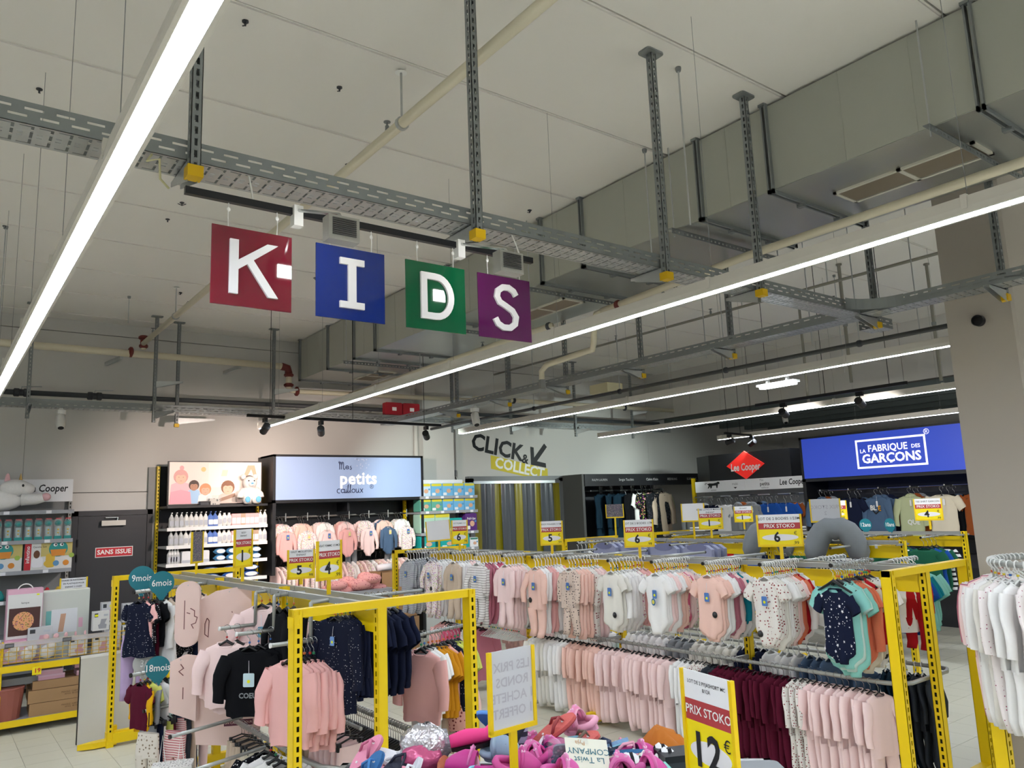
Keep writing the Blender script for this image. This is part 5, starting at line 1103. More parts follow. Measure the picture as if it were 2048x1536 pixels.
# ---------------------------------------------------------------- Mes petits cailloux wall bay
bay = thing('wall_bay', 'black wall bay with lit blue-white header and hanging pink bodysuits', 'shelf unit', (5.42, 12.1, 0))
MB().box(-1.28, 1.28, -.03, 0, 0, 2.98).build('back_panel', BLK, bay)
for s in (-1.29, 1.25): MB().box(s, s+.05, -.66, 0, 0 if s > 0 else 1.2, 2.98).build('side_cheek', BLK, bay)
MB().box(-1.29, 1.3, -.66, -.6, 2.255, 2.3).box(-1.29, 1.3, -.66, -.1, 2.955, 2.985).box(-1.29, 1.3, -.62, -.1, 2.25, 2.27).build('header_box', BLK, bay)
for z in (1.98, 1.4): MB().tube([(-1.2, -.12, z+.06), (1.2, -.12, z+.06)], .014, 8).build('cross_rail', RAILM, bay)
MB().box(-.02, .02, -.5, -.1, 2.1, 2.24).build('strut', BLK, bay)
hs = thing('lit_header', 'lit pale blue header reading Mes petits cailloux', 'light box', (5.42, 11.44, 2.625))
LEDB = mat('led_blue', '94A8CC', .45, emit=.15)
MB().box(-1.25, 1.25, -.01, .0, -.325, .325).build('lit_panel', LEDB, hs); MB().box(-1.28, 1.28, -.004, .02, -.35, -.325).box(-1.28, 1.28, -.004, .02, .325, .35).box(-1.28, -1.25, -.004, .02, -.35, .35).box(1.25, 1.28, -.004, .02, -.35, .35).build('bezel', BLK, hs)
NAVP = mat('navy_print', '1C2350', .6)
def script(x, z, s, strokes, w, m, name='lettering'):
    q = MB()
    for st in strokes: q.stroke([(x+a*s, z+b*s) for a, b in st], w, -.013, -.0105)
    return q.build(name, m, hs)
arc = lambda cx, cz, r, a0, a1, n=8, ry=None: [(cx+r*cos(rad(a0+(a1-a0)*k/n)), cz+(ry or r)*sin(rad(a0+(a1-a0)*k/n))) for k in range(n+1)]
script(-.24, .13, .13, [[(0, .75), (.05, .95), (.12, .8), (.12, 0)], [(.12, .5), (.25, .9), (.36, .8), (.36, 0)], [(.36, .5), (.5, .9), (.62, .8), (.62, .1), (.7, 0), (.85, .1)]], .011, NAVP)
script(-.11, .13, .13, [arc(.1, .25, .2, 0, 330)+[(.35, .05)], [(-.1, .25), (.3, .25)], [(.62, .45), (.5, .3), (.68, .15), (.6, 0), (.45, .05)]], .011, NAVP)
txt('lettering', 'petits', .27, mat('cream_glow', 'FFF4E4', .5, emit=.45), hs, (.1, -.012, -.02), bold=.022, space=1.06)
script(-.27, -.24, .13, [arc(.25, .25, .25, 60, 300), arc(.75, .25, .22, 0, 360, 12), [(.97, .5), (.97, .05), (1.05, 0), (1.15, .1), (1.2, .5), (1.2, .05), (1.3, 0), (1.4, .3), (1.5, 1.0), (1.42, .9), (1.42, .1), (1.55, 0), (1.7, .3), (1.8, 1.0), (1.72, .9), (1.72, .1), (1.85, 0)], arc(2.15, .25, .22, 0, 360, 12), [(2.5, .5), (2.5, .1), (2.65, 0), (2.8, .15), (2.85, .5), (2.85, .05), (2.95, 0)], [(3.05, .5), (3.4, 0)], [(3.42, .5), (3.02, -.02)], [(1.2, .72), (1.2, .78)]], .011, NAVP)
txt('lettering', '®', .1, NAVP, hs, (.33, -.0115, -.15))
m = MB()
for k in range(16): m.prism(ngon(6, .012*rng.uniform(.5, 1), .01, rng.uniform(.02, .3), rng.uniform(.15, .3)), -.0125, -.0105)
m.build('pebble_dots', mat('dot_print', 'C4CCE4', .6), hs, kind='stuff')
fr = ['pink', 'white flowered', 'pale pink', 'pink', 'pale pink', 'mid blue', 'white flowered']
for i in range(7):
    x = 4.36+i*.345
    for y0, z0 in ((11.55, 2.06), (11.95, 2.06)): pass
    MB().tube([(x-5.42, -.58, 2.03), (x-5.42, -.1, 2.05)], .012, 8).build('prong', CHROME, bay)
    MB().tube([(x-5.42, -.585, 1.98), (x-5.42, -.585, 2.1)], .01, 6).build('prong_tip', CHROME, bay)
    for k in range(4):
        mk = fr[i] if k in (0, 2) else ['pale pink', 'white flowered', 'peach', 'white'][(i+k) % 4]
        q = (x+rng.uniform(-.03, .03), 11.56+k*.1, (1.93 if k == 0 else 2.04)+rng.uniform(-.01, .01))
        g = garment('long bodysuit', mk, q, rng.uniform(-.12, .12), '%s long-sleeved bodysuit, %s on wall prong %s from left' % (mk, ORD[k], ORD[i]), 'bodysuits on the wall bay', .9, simple=k > 0)
        hanger('clear', q, 0, 'clear hanger, %s on wall prong %s from left' % (ORD[k], ORD[i]), 'hangers on the wall bay', 1.1, marker=False, far=k > 0)
        if k == 0: swing_tag(g, '4E78B8' if i % 2 == 0 else 'D8C8A0', z=-.17, w=.05, h=.08)
    if i in (1, 3, 5):
        g = garment('leggings', 'grey', (x+.12, 11.7, 1.72), .1, 'pair of grey leggings hanging under wall prong %s from left' % ORD[i]); MB().tube([(0, 0, -.1), (0, .0, .32)], .003, 4).build('loop', HB, g)
for k in range(26):
    x = 4.3+k*.088; kind, mk = [('sweater', 'pale pink'), ('sweater', 'white flowered'), ('sweater', 'white'), ('sweater', 'pink flowered')][k % 4]
    garment(kind, mk, (x, 11.75, 1.43), pi/2+rng.uniform(-.15, .15), '%s sweatshirt, %s from left on the low wall rail' % (mk, ORD[k]), 'sweatshirts on the low wall rail', 1.1, simple=True)
    hanger('black', (x, 11.75, 1.43), pi/2, 'black hanger, %s from left on the low wall rail' % ORD[k], 'hangers on the low wall rail', 1.1, marker=False, far=True)
t = thing('cardboard_box', 'brown open cardboard box in front of the pink wall bay', 'box', (5.75, 10.75, 0)); CB = mat('cardboard', 'A5825C', .8, noise=.05)
MB().box(-.3, .3, -.2, -.19, .5, 1.18).box(-.3, .3, .19, .2, .5, 1.18).box(-.3, -.29, -.2, .2, .5, 1.18).box(.29, .3, -.2, .2, .5, 1.18).box(-.3, .3, -.2, .2, .5, .51).build('carton', CB, t); MB().obox((.3, -.2, 1.18), (0, 1, 0), (.6, 0, .5), (0, 0, 1), .4, .2, .004).build('flap', CB, t); MB().box(-.32, .32, -.22, .22, 0, .5).build('base_carton', CB, t)
t = thing('sweater_heap', 'heap of pink printed knits on table left of the cardboard box', 'clothes heap', (5.0, 10.55, .98)); t['kind'] = 'stuff'
m = MB()
for k in range(14): m.ell((rng.uniform(-.35, .4), rng.uniform(-.2, .2), rng.uniform(.0, .16)), (rng.uniform(.12, .2), rng.uniform(.1, .16), rng.uniform(.05, .1)), 10, 6)
m.build('heaped_knits', mat('knit_pink_print', 'E5A49E', .9, pat='dots', col2='B86070', sc=30), t, smooth=True, kind='stuff'); 
tb = thing('display_table', 'low grey table carrying the heap of pink knits', 'table', (5.0, 10.55, 0)); MB().box(-.5, .5, -.3, .3, .93, .98).build('tabletop', SHELFG, tb)
for sx in (-.46, .46):
    for sy in (-.26, .26): MB().box(sx-.02, sx+.02, sy-.02, sy+.02, 0, .93).build('leg', SHELFG, tb)
for i in range(2):
    t = thing('wipes_roll', 'white plastic-wrapped roll beside the cardboard box, %s one' % ORD[i], 'pack', (5.6+i*.1, 10.7+.1*i, 1.2)); MB().tube([(-.14, 0, .04), (.14, 0, .04)], .05, 12).build('roll', WP, t, smooth=True); MB().tube([(.14, 0, .04), (.2, 0, .05)], [.05, .01], 10).build('twist', CLR, t)

# ---------------------------------------------------------------- nappy shelf
ns = shelf_unit('nappy_shelf', 'grey shelf unit of nappy packs left of the strip curtain', 6.62, 7.82, 11.42, 11.98, (2.29, 2.04, 1.68, 1.4, 1.0), 2.56, SHELFG, DGREY)
hp = thing('brand_header', 'white header strip with cut-off lettering behind nappy packs', 'sign', (7.1, 11.5, 2.5)); MB().box(-.5, .45, 0, .01, -.1, .08).build('board', PAPER, hp); txt('lettering', 'REDSKINS', .1, INK, hp, (.18, -.004, -.04), bold=.01)
NB = mat('nappy_blue', '6FB2DC', .35); NG = mat('nappy_green', '5FA894', .35); NY = mat('nappy_yellow', 'D8CC3A', .4); NT = mat('nappy_teal', '17A09C', .35); NV = mat('nappy_violet', '5A2C7A', .4)
def nappy(label, x, z, w, h, base, top, txt_=None, y=11.56):
    t = thing('nappy_pack', label, 'pack', (x, y, z))
    MB().prism(rrect(-w/2, w/2, 0, h, .025, 3), -.11, .11).build('pack', base, t, smooth=False); MB().prism(rrect(-w/2+.005, w/2-.005, h*.78, h*.97, .02, 2), -.113, -.11).build('top_print', top, t)
    MB().prism(ngon(12, w*.2, h*.16, w*.08, h*.42), -.114, -.11).build('baby_print', mat('baby_skin_print', 'D8A98C', .6), t); MB().prism(ngon(8, w*.08, w*.08, w*.36, h*.55), -.114, -.11).build('number_print', WB, t); MB().prism(rrect(-w*.42, -w*.1, h*.1, h*.3, .01, 2), -.113, -.11).build('text_print', WP, t)
    if txt_: txt('lettering', txt_, w*.22, WHT, t, (0, -.116, h*.7), bold=.02)
for i in range(5): nappy('pale blue nappy pack, %s from left on the top nappy shelf' % ORD[i], 6.76+i*.225, 2.29, .215, .23, NB if i else mat('nappy_pale', 'BFD9EC', .35), NY)
for i in range(5): nappy('%s nappy pack, %s from left on the second nappy shelf' % ('green' if i < 2 else 'blue', ORD[i]), 6.76+i*.225, 2.04, .215, .215, NG if i < 2 else NB, NY)
for i in range(2): nappy('large pale green pack with yellow top, %s from left' % ORD[i], 6.79+i*.3, 1.68, .29, .33, mat('nappy_pale_green', 'A9CDBA', .4), NY)
nappy('teal nappy pack on the third nappy shelf', 7.36, 1.68, .26, .24, NT, NT); nappy('violet Pull-Ups pack at the right end of third shelf', 7.68, 1.68, .24, .31, NV, NV, 'Pull-Ups')
nappy('teal nappy pack at the left of the fourth shelf', 6.79, 1.4, .3, .24, NT, NT); nappy('teal nappy pack, middle of the fourth shelf', 7.2, 1.4, .3, .22, NT, NT); nappy('teal nappy pack, right on the fourth shelf', 7.52, 1.4, .22, .24, NT, NT); nappy('small white pack at the right end of fourth shelf', 7.73, 1.4, .17, .17, WP, NG)

# ---------------------------------------------------------------- dark brand bay right of the curtain
rb = thing('wall_bay', 'dark wall bay with black brand header right of the strip curtain', 'shelf unit', (11.65, 12.08, 0))
MB().box(-1.3, 1.35, -.03, 0, 0, 2.65).build('back_panel', DGREY, rb); MB().box(-1.36, -1.3, -.68, 0, 0, 2.66).build('side_cheek', mat('cheek_grey', '4C4B4A', .6), rb); MB().box(-1.3, 2.6, -.7, -.66, 2.42, 2.655).build('header_board', BLK, rb); MB().box(-1.3, 2.6, -.68, 0, 2.63, 2.66).build('canopy', BLK, rb)
for k, (s, x, f) in enumerate((('RALPH LAUREN', -.9, .06), ('Sergio Tacchini', -.15, .07), ('Calvin Klein', .62, .075), ('REDSKINS', 1.25, .07), ('KAPORAL', 1.9, .08), ('TOMMY ■ HILFIGER', 2.4, .05))): txt('lettering', s, f, mat('grey_print', 'B9B9B9', .5), rb, (x, -.703, 2.54))
for k, z in enumerate((2.33, 1.32)): MB().tube([(-1.2, -.4, z), (1.2, -.4, z)], .018, 8).build('cross_rail', CHROME, rb)
for k in range(6): MB().tube([(-1.1+k*.42, -.64, 2.33), (-1.1+k*.42, -.05, 2.33)], .014, 8).build('prong', CHROME, rb)
seq = [('jacket', 'dark teal')]*7+[('jacket', 'black')]*5+[('boys tee', 'white'), ('boys tee', 'black speckled'), ('boys tee', 'black speckled'), ('boys tee', 'pink'), ('jacket', 'camouflage'), ('jacket', 'camouflage'), ('jacket', 'beige'), ('jacket', 'sage')]
for i, (kind, mk) in enumerate(seq):
    q = (10.80+i*.1, 11.45+(i % 3)*.07+(.0 if i not in (13, 16) else -.1), 2.42)
    a = .9 if i < 6 else (.55 if i < 12 else .25)
    g = garment(kind, mk, q, a*.6, '%s %s, %s from left in the dark brand bay' % (mk, NOUN[kind] if mk != 'beige' and mk != 'sage' else 'jacket', ORD[i]), 'clothes in the dark brand bay', 1.32 if kind == 'jacket' else 1.35, simple=True)
    hanger('dark', q, a*.6, 'black hanger, %s from left in the dark brand bay' % ORD[i], 'hangers in the dark brand bay', 1.3, marker=False, far=True)
    if i in (6, 11): swing_tag(g, 'E8E8E8', z=-.16, x=.08, sticker=False, w=.05, h=.09)
for i in range(16):
    q = (10.6+i*.13, 11.6, 1.3); garment('trousers', ['black', 'navy', 'slate', 'dark teal'][i % 4], q, 1.2, '%s trousers, %s from left on the lower dark bay rail' % (['black', 'navy', 'slate', 'dark teal'][i % 4], ORD[i]), 'trousers in the dark brand bay', 1.6, simple=True)
# black header box with red diamond
rd = thing('brand_box', 'black box sign with a red Lee Cooper diamond', 'sign', (12.35, 8.95, 2.70))
MB().prismz([(-.15, .85), (-.15, -.95), (.5, -.95), (.5, .85), (.35, 1.35), (.1, 1.35)], -.3, .22).build('box', BLK, rd)
dm = MB().prism([(0, .26), (.42, 0), (0, -.26), (-.42, 0)], -.015, 0).build('diamond', mat('diamond_red', 'D6261E', .5, emit=.35), rd, loc=(-.155, 0, -.02), rz=-pi/2)
txt('lettering', 'Lee Cooper', .19, WHT, dm, (0, -.018, -.04), bold=.03, shear=.12, sx=.7)

# ---------------------------------------------------------------- right wall: white header bay and blue sign bay
wbay = thing('wall_bay', 'grey wall bay under the white animal-logo header', 'shelf unit', (12.7, 8.85, 0))
PANG = mat('bay_panel_grey', '9FA2A5', .6)
for k in range(5): MB().box(-.06, -.03, -1.2, 1.45, .1+k*.45, .54+k*.45).build('back_plank', PANG, wbay)
MB().box(-.03, 0, -1.2, 1.45, 0, 2.45).build('back_frame', GREY, wbay)
upright(MB(), -.4, 1.45, 2.5, .05, .07).build('upright', YEL, wbay)
wh = thing('brand_header', 'white header board with leopard silhouette and Lee Cooper lettering', 'sign', (12.0, 8.85, 2.31), -pi/2)
MB().box(-1.16, 0, 0, .015, -.1, .105).build('board_left', PAPER, wh); MB().box(.004, 1.2, 0, .015, -.1, .105).build('board_right', PAPER, wh)
lp = MB().prism([(-.14, .02), (-.1, .035), (0, .03), (.08, .045), (.11, .06), (.14, .05), (.15, .02), (.11, .01), (.09, -.06), (.07, -.06), (.06, -.01), (-.03, -.015), (-.05, -.06), (-.075, -.06), (-.08, -.02), (-.12, -.06), (-.14, -.06), (-.11, -.01)], -.003, 0).build('leopard_print', INK, wh, loc=(-.72, 0, .03))
MB().stroke([(-.85, .05), (-.9, .07), (-.92, .05), (-.9, .04)], .008, -.003, 0).build('leopard_tail_print', INK, wh)
txt('lettering', 'LEOPARD', .03, INK, wh, (-.72, -.003, -.07)); txt('lettering', 'maki', .07, mat('grey_print_dark', '8A8A90', .6), wh, (-.22, -.003, .03)); MB().prism([(-.26, -.03), (-.18, -.03), (-.22, -.06)], -.003, 0).build('heart_print', INK, wh)
txt('lettering', 'petits', .09, INK, wh, (.42, -.003, 0), bold=.015); txt('lettering', 'Mes', .05, mat('grey_print_dark'), wh, (.36, -.003, .07)); txt('lettering', 'cailloux', .05, mat('grey_print_dark'), wh, (.42, -.003, -.065)); txt('lettering', 'Lee Cooper', .14, INK, wh, (.98, -.003, .01), bold=.02, shear=.15, sx=.75)
def wall_row(x, z, ys, items, place, sc=1.0, a0=E_):
    for i, (y, (kind, mk)) in enumerate(zip(ys, items)):
        for k in range(3):
            q = (x+k*.085, y+rng.uniform(-.02, .02)-.05*k, z); m2 = mk if k == 0 else ['navy', 'rust', 'grey', 'black', 'mid blue', mk][(i*2+k) % 6]
            g = garment(kind, m2, q, a0+rng.uniform(-.2, .1), '%s %s, %s deep, hanging place %s %s' % (m2, NOUN[kind], ORD[k], ORD[i], place), 'clothes '+place, sc, simple=True)
            hanger('dark', q, a0, 'black hanger, %s deep, hanging place %s %s' % (ORD[k], ORD[i], place), 'hangers '+place, sc*1.2, marker=False, far=True)
            if k == 0: swing_tag(g, 'E8E8E8', z=-.18, x=.04, y=-.05, sticker=False, w=.03, h=.09)
    return
MB().tube([(-.5, -1.1, 2.12), (-.5, 1.3, 2.12)], .016, 8).build('cross_rail', CHROME, wbay)
for k in range(6): MB().tube([(-.75, 1.15-k*.42, 2.12), (-.06, 1.15-k*.42, 2.12)], .013, 8).build('prong', CHROME, wbay)
wall_row(11.98, 2.08, (10.05, 9.72, 9.4, 9.05, 8.72, 8.4, 8.02), [('hoodie', 'grey'), ('boys tee', 'navy'), ('boys tee', 'white'), ('hoodie', 'grey'), ('hoodie', 'grey'), ('boys tee', 'blue'), ('boys tee', 'blue')], 'under the white header', 1.0)
bb = thing('wall_bay', 'black wall bay of boys clothes under the big blue sign', 'shelf unit', (12.7, 6.1, 0))
MB().box(-.03, 0, -1.6, 1.55, 0, 3.05).build('back_panel', mat('bay_black', '202226', .6), bb); MB().box(-.72, 0, 1.5, 1.56, 0, 3.06).build('side_cheek', BLK, bb); MB().box(-.72, 0, -1.6, -1.55, 0, 3.06).build('side_cheek', BLK, bb); MB().box(-.72, 0, -1.6, 1.56, 3.02, 3.06).box(-.72, -.66, -1.6, 1.56, 2.3, 2.35).build('header_box', BLK, bb)
for k in range(6): MB().box(-.05, -.03, -1.55, 1.5, .9+k*.22, 1.1+k*.22).build('back_plank', mat('plank_dark', '2C2E33', .6), bb)
MB().tube([(-.45, -1.5, 2.14), (-.45, 1.45, 2.14)], .016, 8).build('cross_rail', CHROME, bb)
for k in range(6): MB().tube([(-.72, 1.25-k*.5, 2.15), (-.03, 1.25-k*.5, 2.15)], .013, 8).build('prong', CHROME, bb)
bs = thing('lit_header', 'big blue sign reading LA FABRIQUE DES GARÇONS', 'sign', (11.97, 6.1, 2.69), -pi/2)
MB().box(-1.5, 1.55, -.01, 0, -.335, .335).build('blue_panel', mat('led_royal', '2A44B4', .4, emit=.36), bs)
WG = mat('sign_white_lit', 'F2F0F8', .5, emit=.5)
MB().stroke([(-.52, -.215), (.56, -.215), (.56, .215), (-.52, .215)], .03, -.014, -.011, closed=True).build('border_print', WG, bs)
txt('lettering', 'LA', .085, WG, bs, (-.42, -.013, .045), bold=.02); txt('lettering', 'FABRIQUE', .15, WG, bs, (-.02, -.013, .075), bold=.02, sx=.92); txt('lettering', 'DES', .08, WG, bs, (.42, -.013, .065), bold=.02); txt('lettering', 'GARÇONS', .195, WG, bs, (.02, -.013, -.085), bold=.03); txt('lettering', '®', .12, WG, bs, (.6, -.013, .26))
wall_row(12.0, 2.12, (7.35, 6.85, 6.4, 5.9, 5.4, 4.95), [('hoodie', 'mid blue'), ('boys tee', 'navy'), ('hoodie', 'mid blue'), ('hoodie', 'sage'), ('boys tee', 'cream'), ('boys tee', 'rust')], 'under the blue sign', .98)
for o in list(COL.objects):
    if o.get('label', '').startswith('mid blue hooded') and 'third under the blue' in o['label'] and 'first deep' in o['label']: txt('print_lettering', 'BL', .11, WHT, o, (-.04, -.045, -.29), bold=.03); txt('print_lettering', 'E', .11, MC['mustard'], o, (.07, -.045, -.3), bold=.03); MB().stroke([(-.05, -.33), (0, -.38), (.06, -.33)], .02, -.047, -.045).build('print', BLK, o)
    if o.get('label', '').startswith('sage hooded') and 'first deep' in o['label'] and 'blue sign' in o['label']: txt('print_lettering', 'QUE', .1, WHT, o, (.05, -.045, -.52), bold=.03)

# ---------------------------------------------------------------- contents of the two far racks
o3 = (8.4, 4.3, 0); o4 = (10.45, 4.5, 0)
for i in range(4):
    for k in range(3):
        t = thing('textile_pack', 'lilac-grey flat textile pack, %s deep, %s from right on far rack' % (ORD[k], ORD[i]), 'pack', (7.82+k*.12, 6.55+i*.56, 1.5), E_)
        MB().prism([(-.22, -.4), (.22, -.4), (.23, -.05), (.15, .0), (-.15, .0), (-.23, -.05)], -.03, .03).build('pack', mat('lilac_grey', '8C90AA', .55, noise=.04), t); MB().prism(ngon(14, .16, .05, 0, -.03), -.033, -.03).build('pack_collar', mat('lilac_grey_dark', '6E7190', .6), t); MB().tube([(0, 0, 0), (0, 0, .04)], .004, 5).build('hook', CHROME, t)
PG = mat('pillow_grey', '7E8285', .95, noise=.05, nsc=20)
def pillow(label, x, y, z, s, rz):
    t = thing('nursing_pillow', label, 'pillow', (x, y, z), rz)
    pts = [(.168*s*x, 0, .2*s*z) for x, z in ((1.5, -1.25), (1.42, -.9), (1.28, -.45), (1.08, 0), (.78, .35), (.4, .55), (0, .5), (-.4, .55), (-.78, .35), (-1.08, 0), (-1.28, -.45), (-1.42, -.9), (-1.5, -1.25))]
    MB().tube(pts, [s*r for r in (.1, .155, .17, .172, .175, .17, .165, .17, .175, .172, .17, .155, .1)], 14, flat=.75).build('pillow_body', PG, t, smooth=True); MB().box(.4*s, .43*s, -.002, .002, -.12*s, -.04*s).build('label_tab', WHT, t)
pillow('big grey horseshoe nursing pillow on top of the far rack', 8.2, 4.9, 1.58, .98, face(8.2, 5.07, -.1)); pillow('grey nursing pillow behind the wide 6.99 sign', 8.3, 5.85, 1.58, .9, face(8.3, 5.8))
for y in (4.75, 5.3, 7.0, 8.2, 8.8): arm(rack and r3, o3, [(7.75, y, 1.5), (8.4, y, 1.5)])
pal = ['white', 'offwhite', 'teal', 'dark teal', 'grey', 'white', 'navy']
for j, y in enumerate((8.2, 8.8)):
    for k in range(7): 
        q = (7.8+k*.08, y, 1.51); garment('tee', pal[(k+j*3) % 7], q, E_, '%s short-sleeved top, %s from front on far rack arm %s' % (pal[(k+j*3) % 7], ORD[k], ('near curtain', 'farthest')[j]), 'tops on the far rack', 1.1, simple=True); hanger('white', q, E_, 'white hanger, %s from front on far rack arm %s' % (ORD[k], ('near curtain', 'farthest')[j]), 'hangers on the far rack', 1.1, far=True)
for j, y in enumerate((4.75, 5.3, 5.7)):
    for k in range(5):
        mk = ['dark teal', 'slate', 'blue', 'red', 'navy'][(k+j) % 5]; q = (7.8+k*.1, y, 1.42); garment('boys tee', mk, q, E_+.1, '%s boys T-shirt, %s from front, rack arm %s under pillow' % (mk, ORD[k], ORD[j]), 'T-shirts under the pillow', .9, simple=True); hanger('black', q, E_, 'black hanger, %s from front, rack arm %s under pillow' % (ORD[k], ORD[j]), 'hangers under the pillow', .9, far=True)
pal4 = [('tee', 'red'), ('tee', 'blue'), ('tee', 'green'), ('tee', 'black striped'), ('tee', 'green'), ('tee', 'navy'), ('hoodie', 'grey'), ('tee', 'red'), ('tee', 'white')]
for j, y in enumerate((4.75, 5.15, 5.55, 5.95, 6.35, 6.8, 7.3, 7.8, 8.3, 8.8)):
    arm(r4, o4, [(9.85, y, 1.5), (10.45, y, 1.5)])
    for k in range(4):
        kind, mk = pal4[(j*2+k) % 9] if k else (('tee', 'green') if j in (0, 1) else (('tee', 'black striped') if j == 2 else pal4[j % 9]))
        q = (9.9+k*.11, y, 1.51); garment(kind, mk, q, E_+.1, '%s %s, %s from front, farthest rack arm %s from right' % (mk, NOUN[kind], ORD[k], ORD[j]), 'clothes on the farthest rack', 1.25 if kind == 'tee' else 1.0, simple=True); hanger('dark', q, E_, 'black hanger, %s from front, farthest rack arm %s from right' % (ORD[k], ORD[j]), 'hangers on the farthest rack', 1.2, marker=False, far=True)
for i, y in enumerate((6.9, 7.3, 8.6)):
    t = thing('folded_stack', 'stack of pale folded garments on the farthest rack top, %s from right' % ORD[i], 'folded clothes', (10.4, y, 1.56), E_)
    for k in range(3): MB().prism(rrect(-.16, .16, k*.02, k*.02+.018, .008, 2), -.12, .12).build('folded_piece', MC[['offwhite', 'grey', 'white'][k]], t)
# ---------------------------------------------------------------- yellow promotion unit at left
pu = thing('promotion_unit', 'low yellow shelving unit with wire basket at left edge', 'shelf unit', (.9, 9.6, 0))
for x in (-.2, 1.02): 
    for y in (.03, .6): upright(MB(), x, y, .9, .05, .05).build('post', YEL, pu)
for z in (.13, .66):
    s = MB().box(-1.2, 1.05, 0, .65, z-.02, z).build('shelf', SHELFG, pu); MB().box(-1.2, 1.05, -.012, 0, z-.06, z+.004).build('shelf_edge', YEL, s)
WY = mat('wire_yellow', 'D9AF1C', .4)
m = MB(); k = -1.15
while k < 1.04: m.tube([(k, -.005, .68), (k, -.005, .885)], .0028, 4); k += .068
for z in (.69, .72, .76, .80, .845, .885): m.tube([(-1.2, -.005, z), (1.05, -.005, z)], .0028 if z < .88 else .005, 4)
m.build('wire_basket', WY, pu)
MB().box(-1.2, .86, -.014, -.01, .845, .895).build('clear_ticket_rail', mat('ticket_clear', 'D8D4DA', .15, alpha=.35, spec=.7), pu)
for x in (-.13, .38): MB().box(x-.04, x+.04, -.018, -.014, .845, .885).build('ticket', DGREY, pu); MB().box(x-.035, x+.035, -.019, -.018, .852, .878).build('ticket_paper', mat('ticket_paper', '77777A', .6), pu)
t = thing('price_ticket', 'small yellow hanging ticket with red 19 under the basket', 'sign', (1.02, 9.575, .6)); MB().box(-.04, .04, -.004, 0, -.05, .03).build('ticket', YELP, t); txt('lettering', '19', .06, RED, t, (.005, -.005, -.01), bold=.02)
PKB = mat('box_pink', 'D9A9BC', .55); BX = mat('box_white', 'DAD9D6', .55); BXG = mat('box_grey', 'C3C3C6', .55)
t = thing('lamp_box', 'pink and white box printed with a glowing ball lamp', 'box', (.905, 9.85, .66))
MB().box(-.16, .16, -.05, .13, 0, .74).build('carton', PKB, t); MB().box(-.155, .155, -.056, -.05, .24, .69).build('white_sleeve', BX, t); MB().box(-.14, .14, -.059, -.056, .27, .55).build('photo_print', mat('photo_brown', '4A2A26', .5), t)
MB().prism(ngon(20, .095, .095, -.01, .415), -.062, -.059).build('ball_print', mat('ball_glow', 'E0A070', .6, pat='floral', col2='8A4A30', sc=60), t); MB().prism(rrect(-.06, .06, .12, .145, .012), -.0525, -.05).build('handle_slot', BLK, t); MB().tube(arc(0, .7, .05, 20, 160) and [(x, 0, z) for x, z in arc(0, .72, .07, 10, 170)], .006, 5).build('carry_handle', WHT, t)
txt('lettering', 'lampe', .03, INK, t, (0, -.057, .6)); MB().box(.1, .125, -.058, -.056, .67, .685).build('price_dot', mat('price_dot'), t)
t = thing('large_box', 'large off-white box standing behind the wire basket', 'box', (1.28, 9.98, .66), .04)
MB().box(-.245, .245, -.06, .1, 0, .68).build('carton', mat('box_offwhite', 'C9CCC4', .55), t); MB().box(-.245, .245, -.05, .12, .68, .69).build('lid_edge', mat('box_cream', 'E6E6DA', .55), t); MB().box(-.17, -.12, -.064, -.06, .24, .48).build('teal_print', mat('print_teal', '6FB0AA', .6), t); MB().box(-.12, .13, -.064, -.06, .24, .49).build('photo_print', mat('print_white', 'DCDDE0', .6), t); MB().prism([(-.05, .25), (.0, .25), (.02, .44), (-.03, .44)], -.066, -.064).build('column_print', mat('print_beige', 'C49A80', .6), t); MB().box(.145, .185, -.064, -.06, .28, .38).build('pink_print', mat('box_pink'), t)
for i, (x, z, w, h, m_, y, w_) in enumerate(((1.72, .98, .16, .2, BXG, 9.9, 'top of the right-hand stack'), (1.62, .9, .16, .2, BX, 9.78, 'with yellow sticker and grey toy print'), (1.74, .7, .17, .27, BXG, 9.8, 'lower in the right-hand stack'), (1.05, .8, .22, .2, BXG, 9.78, 'in front of the large box'), (1.4, .68, .17, .19, BX, 9.72, 'behind the basket wires, middle'), (1.62, .68, .16, .19, BX, 9.68, 'behind the basket wires, right'), (.82, .68, .22, .2, PKB, 9.75, 'pink, behind the basket wires'), (1.92, .95, .15, .2, BXG, 9.85, 'right of the yellow post'), (1.92, .7, .16, .22, BX, 9.8, 'lower right of the yellow post'))):
    t = thing('small_box', 'small lamp box %s' % w_, 'box', (x, y, z), rng.uniform(-.05, .05)); MB().box(-w/2, w/2, -.05, .06, 0, h).build('carton', m_, t); MB().box(-w*.42, -w*.2, -.053, -.05, h*.72, h*.92).build('corner_print', DGREY, t)
    MB().prism([(-.02, h*.1), (.05, h*.1), (.055, h*.3), (.035, h*.35), (.055, h*.6), (.0, h*.6), (-.01, h*.35), (-.03, h*.3)], -.054, -.05).build('figure_print', mat('print_rose', 'C89AA6', .6) if i != 1 else mat('print_grey', '9A9AA0', .6), t); MB().box(w*.15, w*.4, -.053, -.05, h*.75, h*.85).build('text_print', mat('label_grey'), t)
    if z == .98 or i == 1: MB().box(0 if z == .98 else -w*.4, w*.2 if z == .98 else -w*.2, -.055, -.053, h*.75, h*.86).build('price_dot', mat('price_dot'), t)
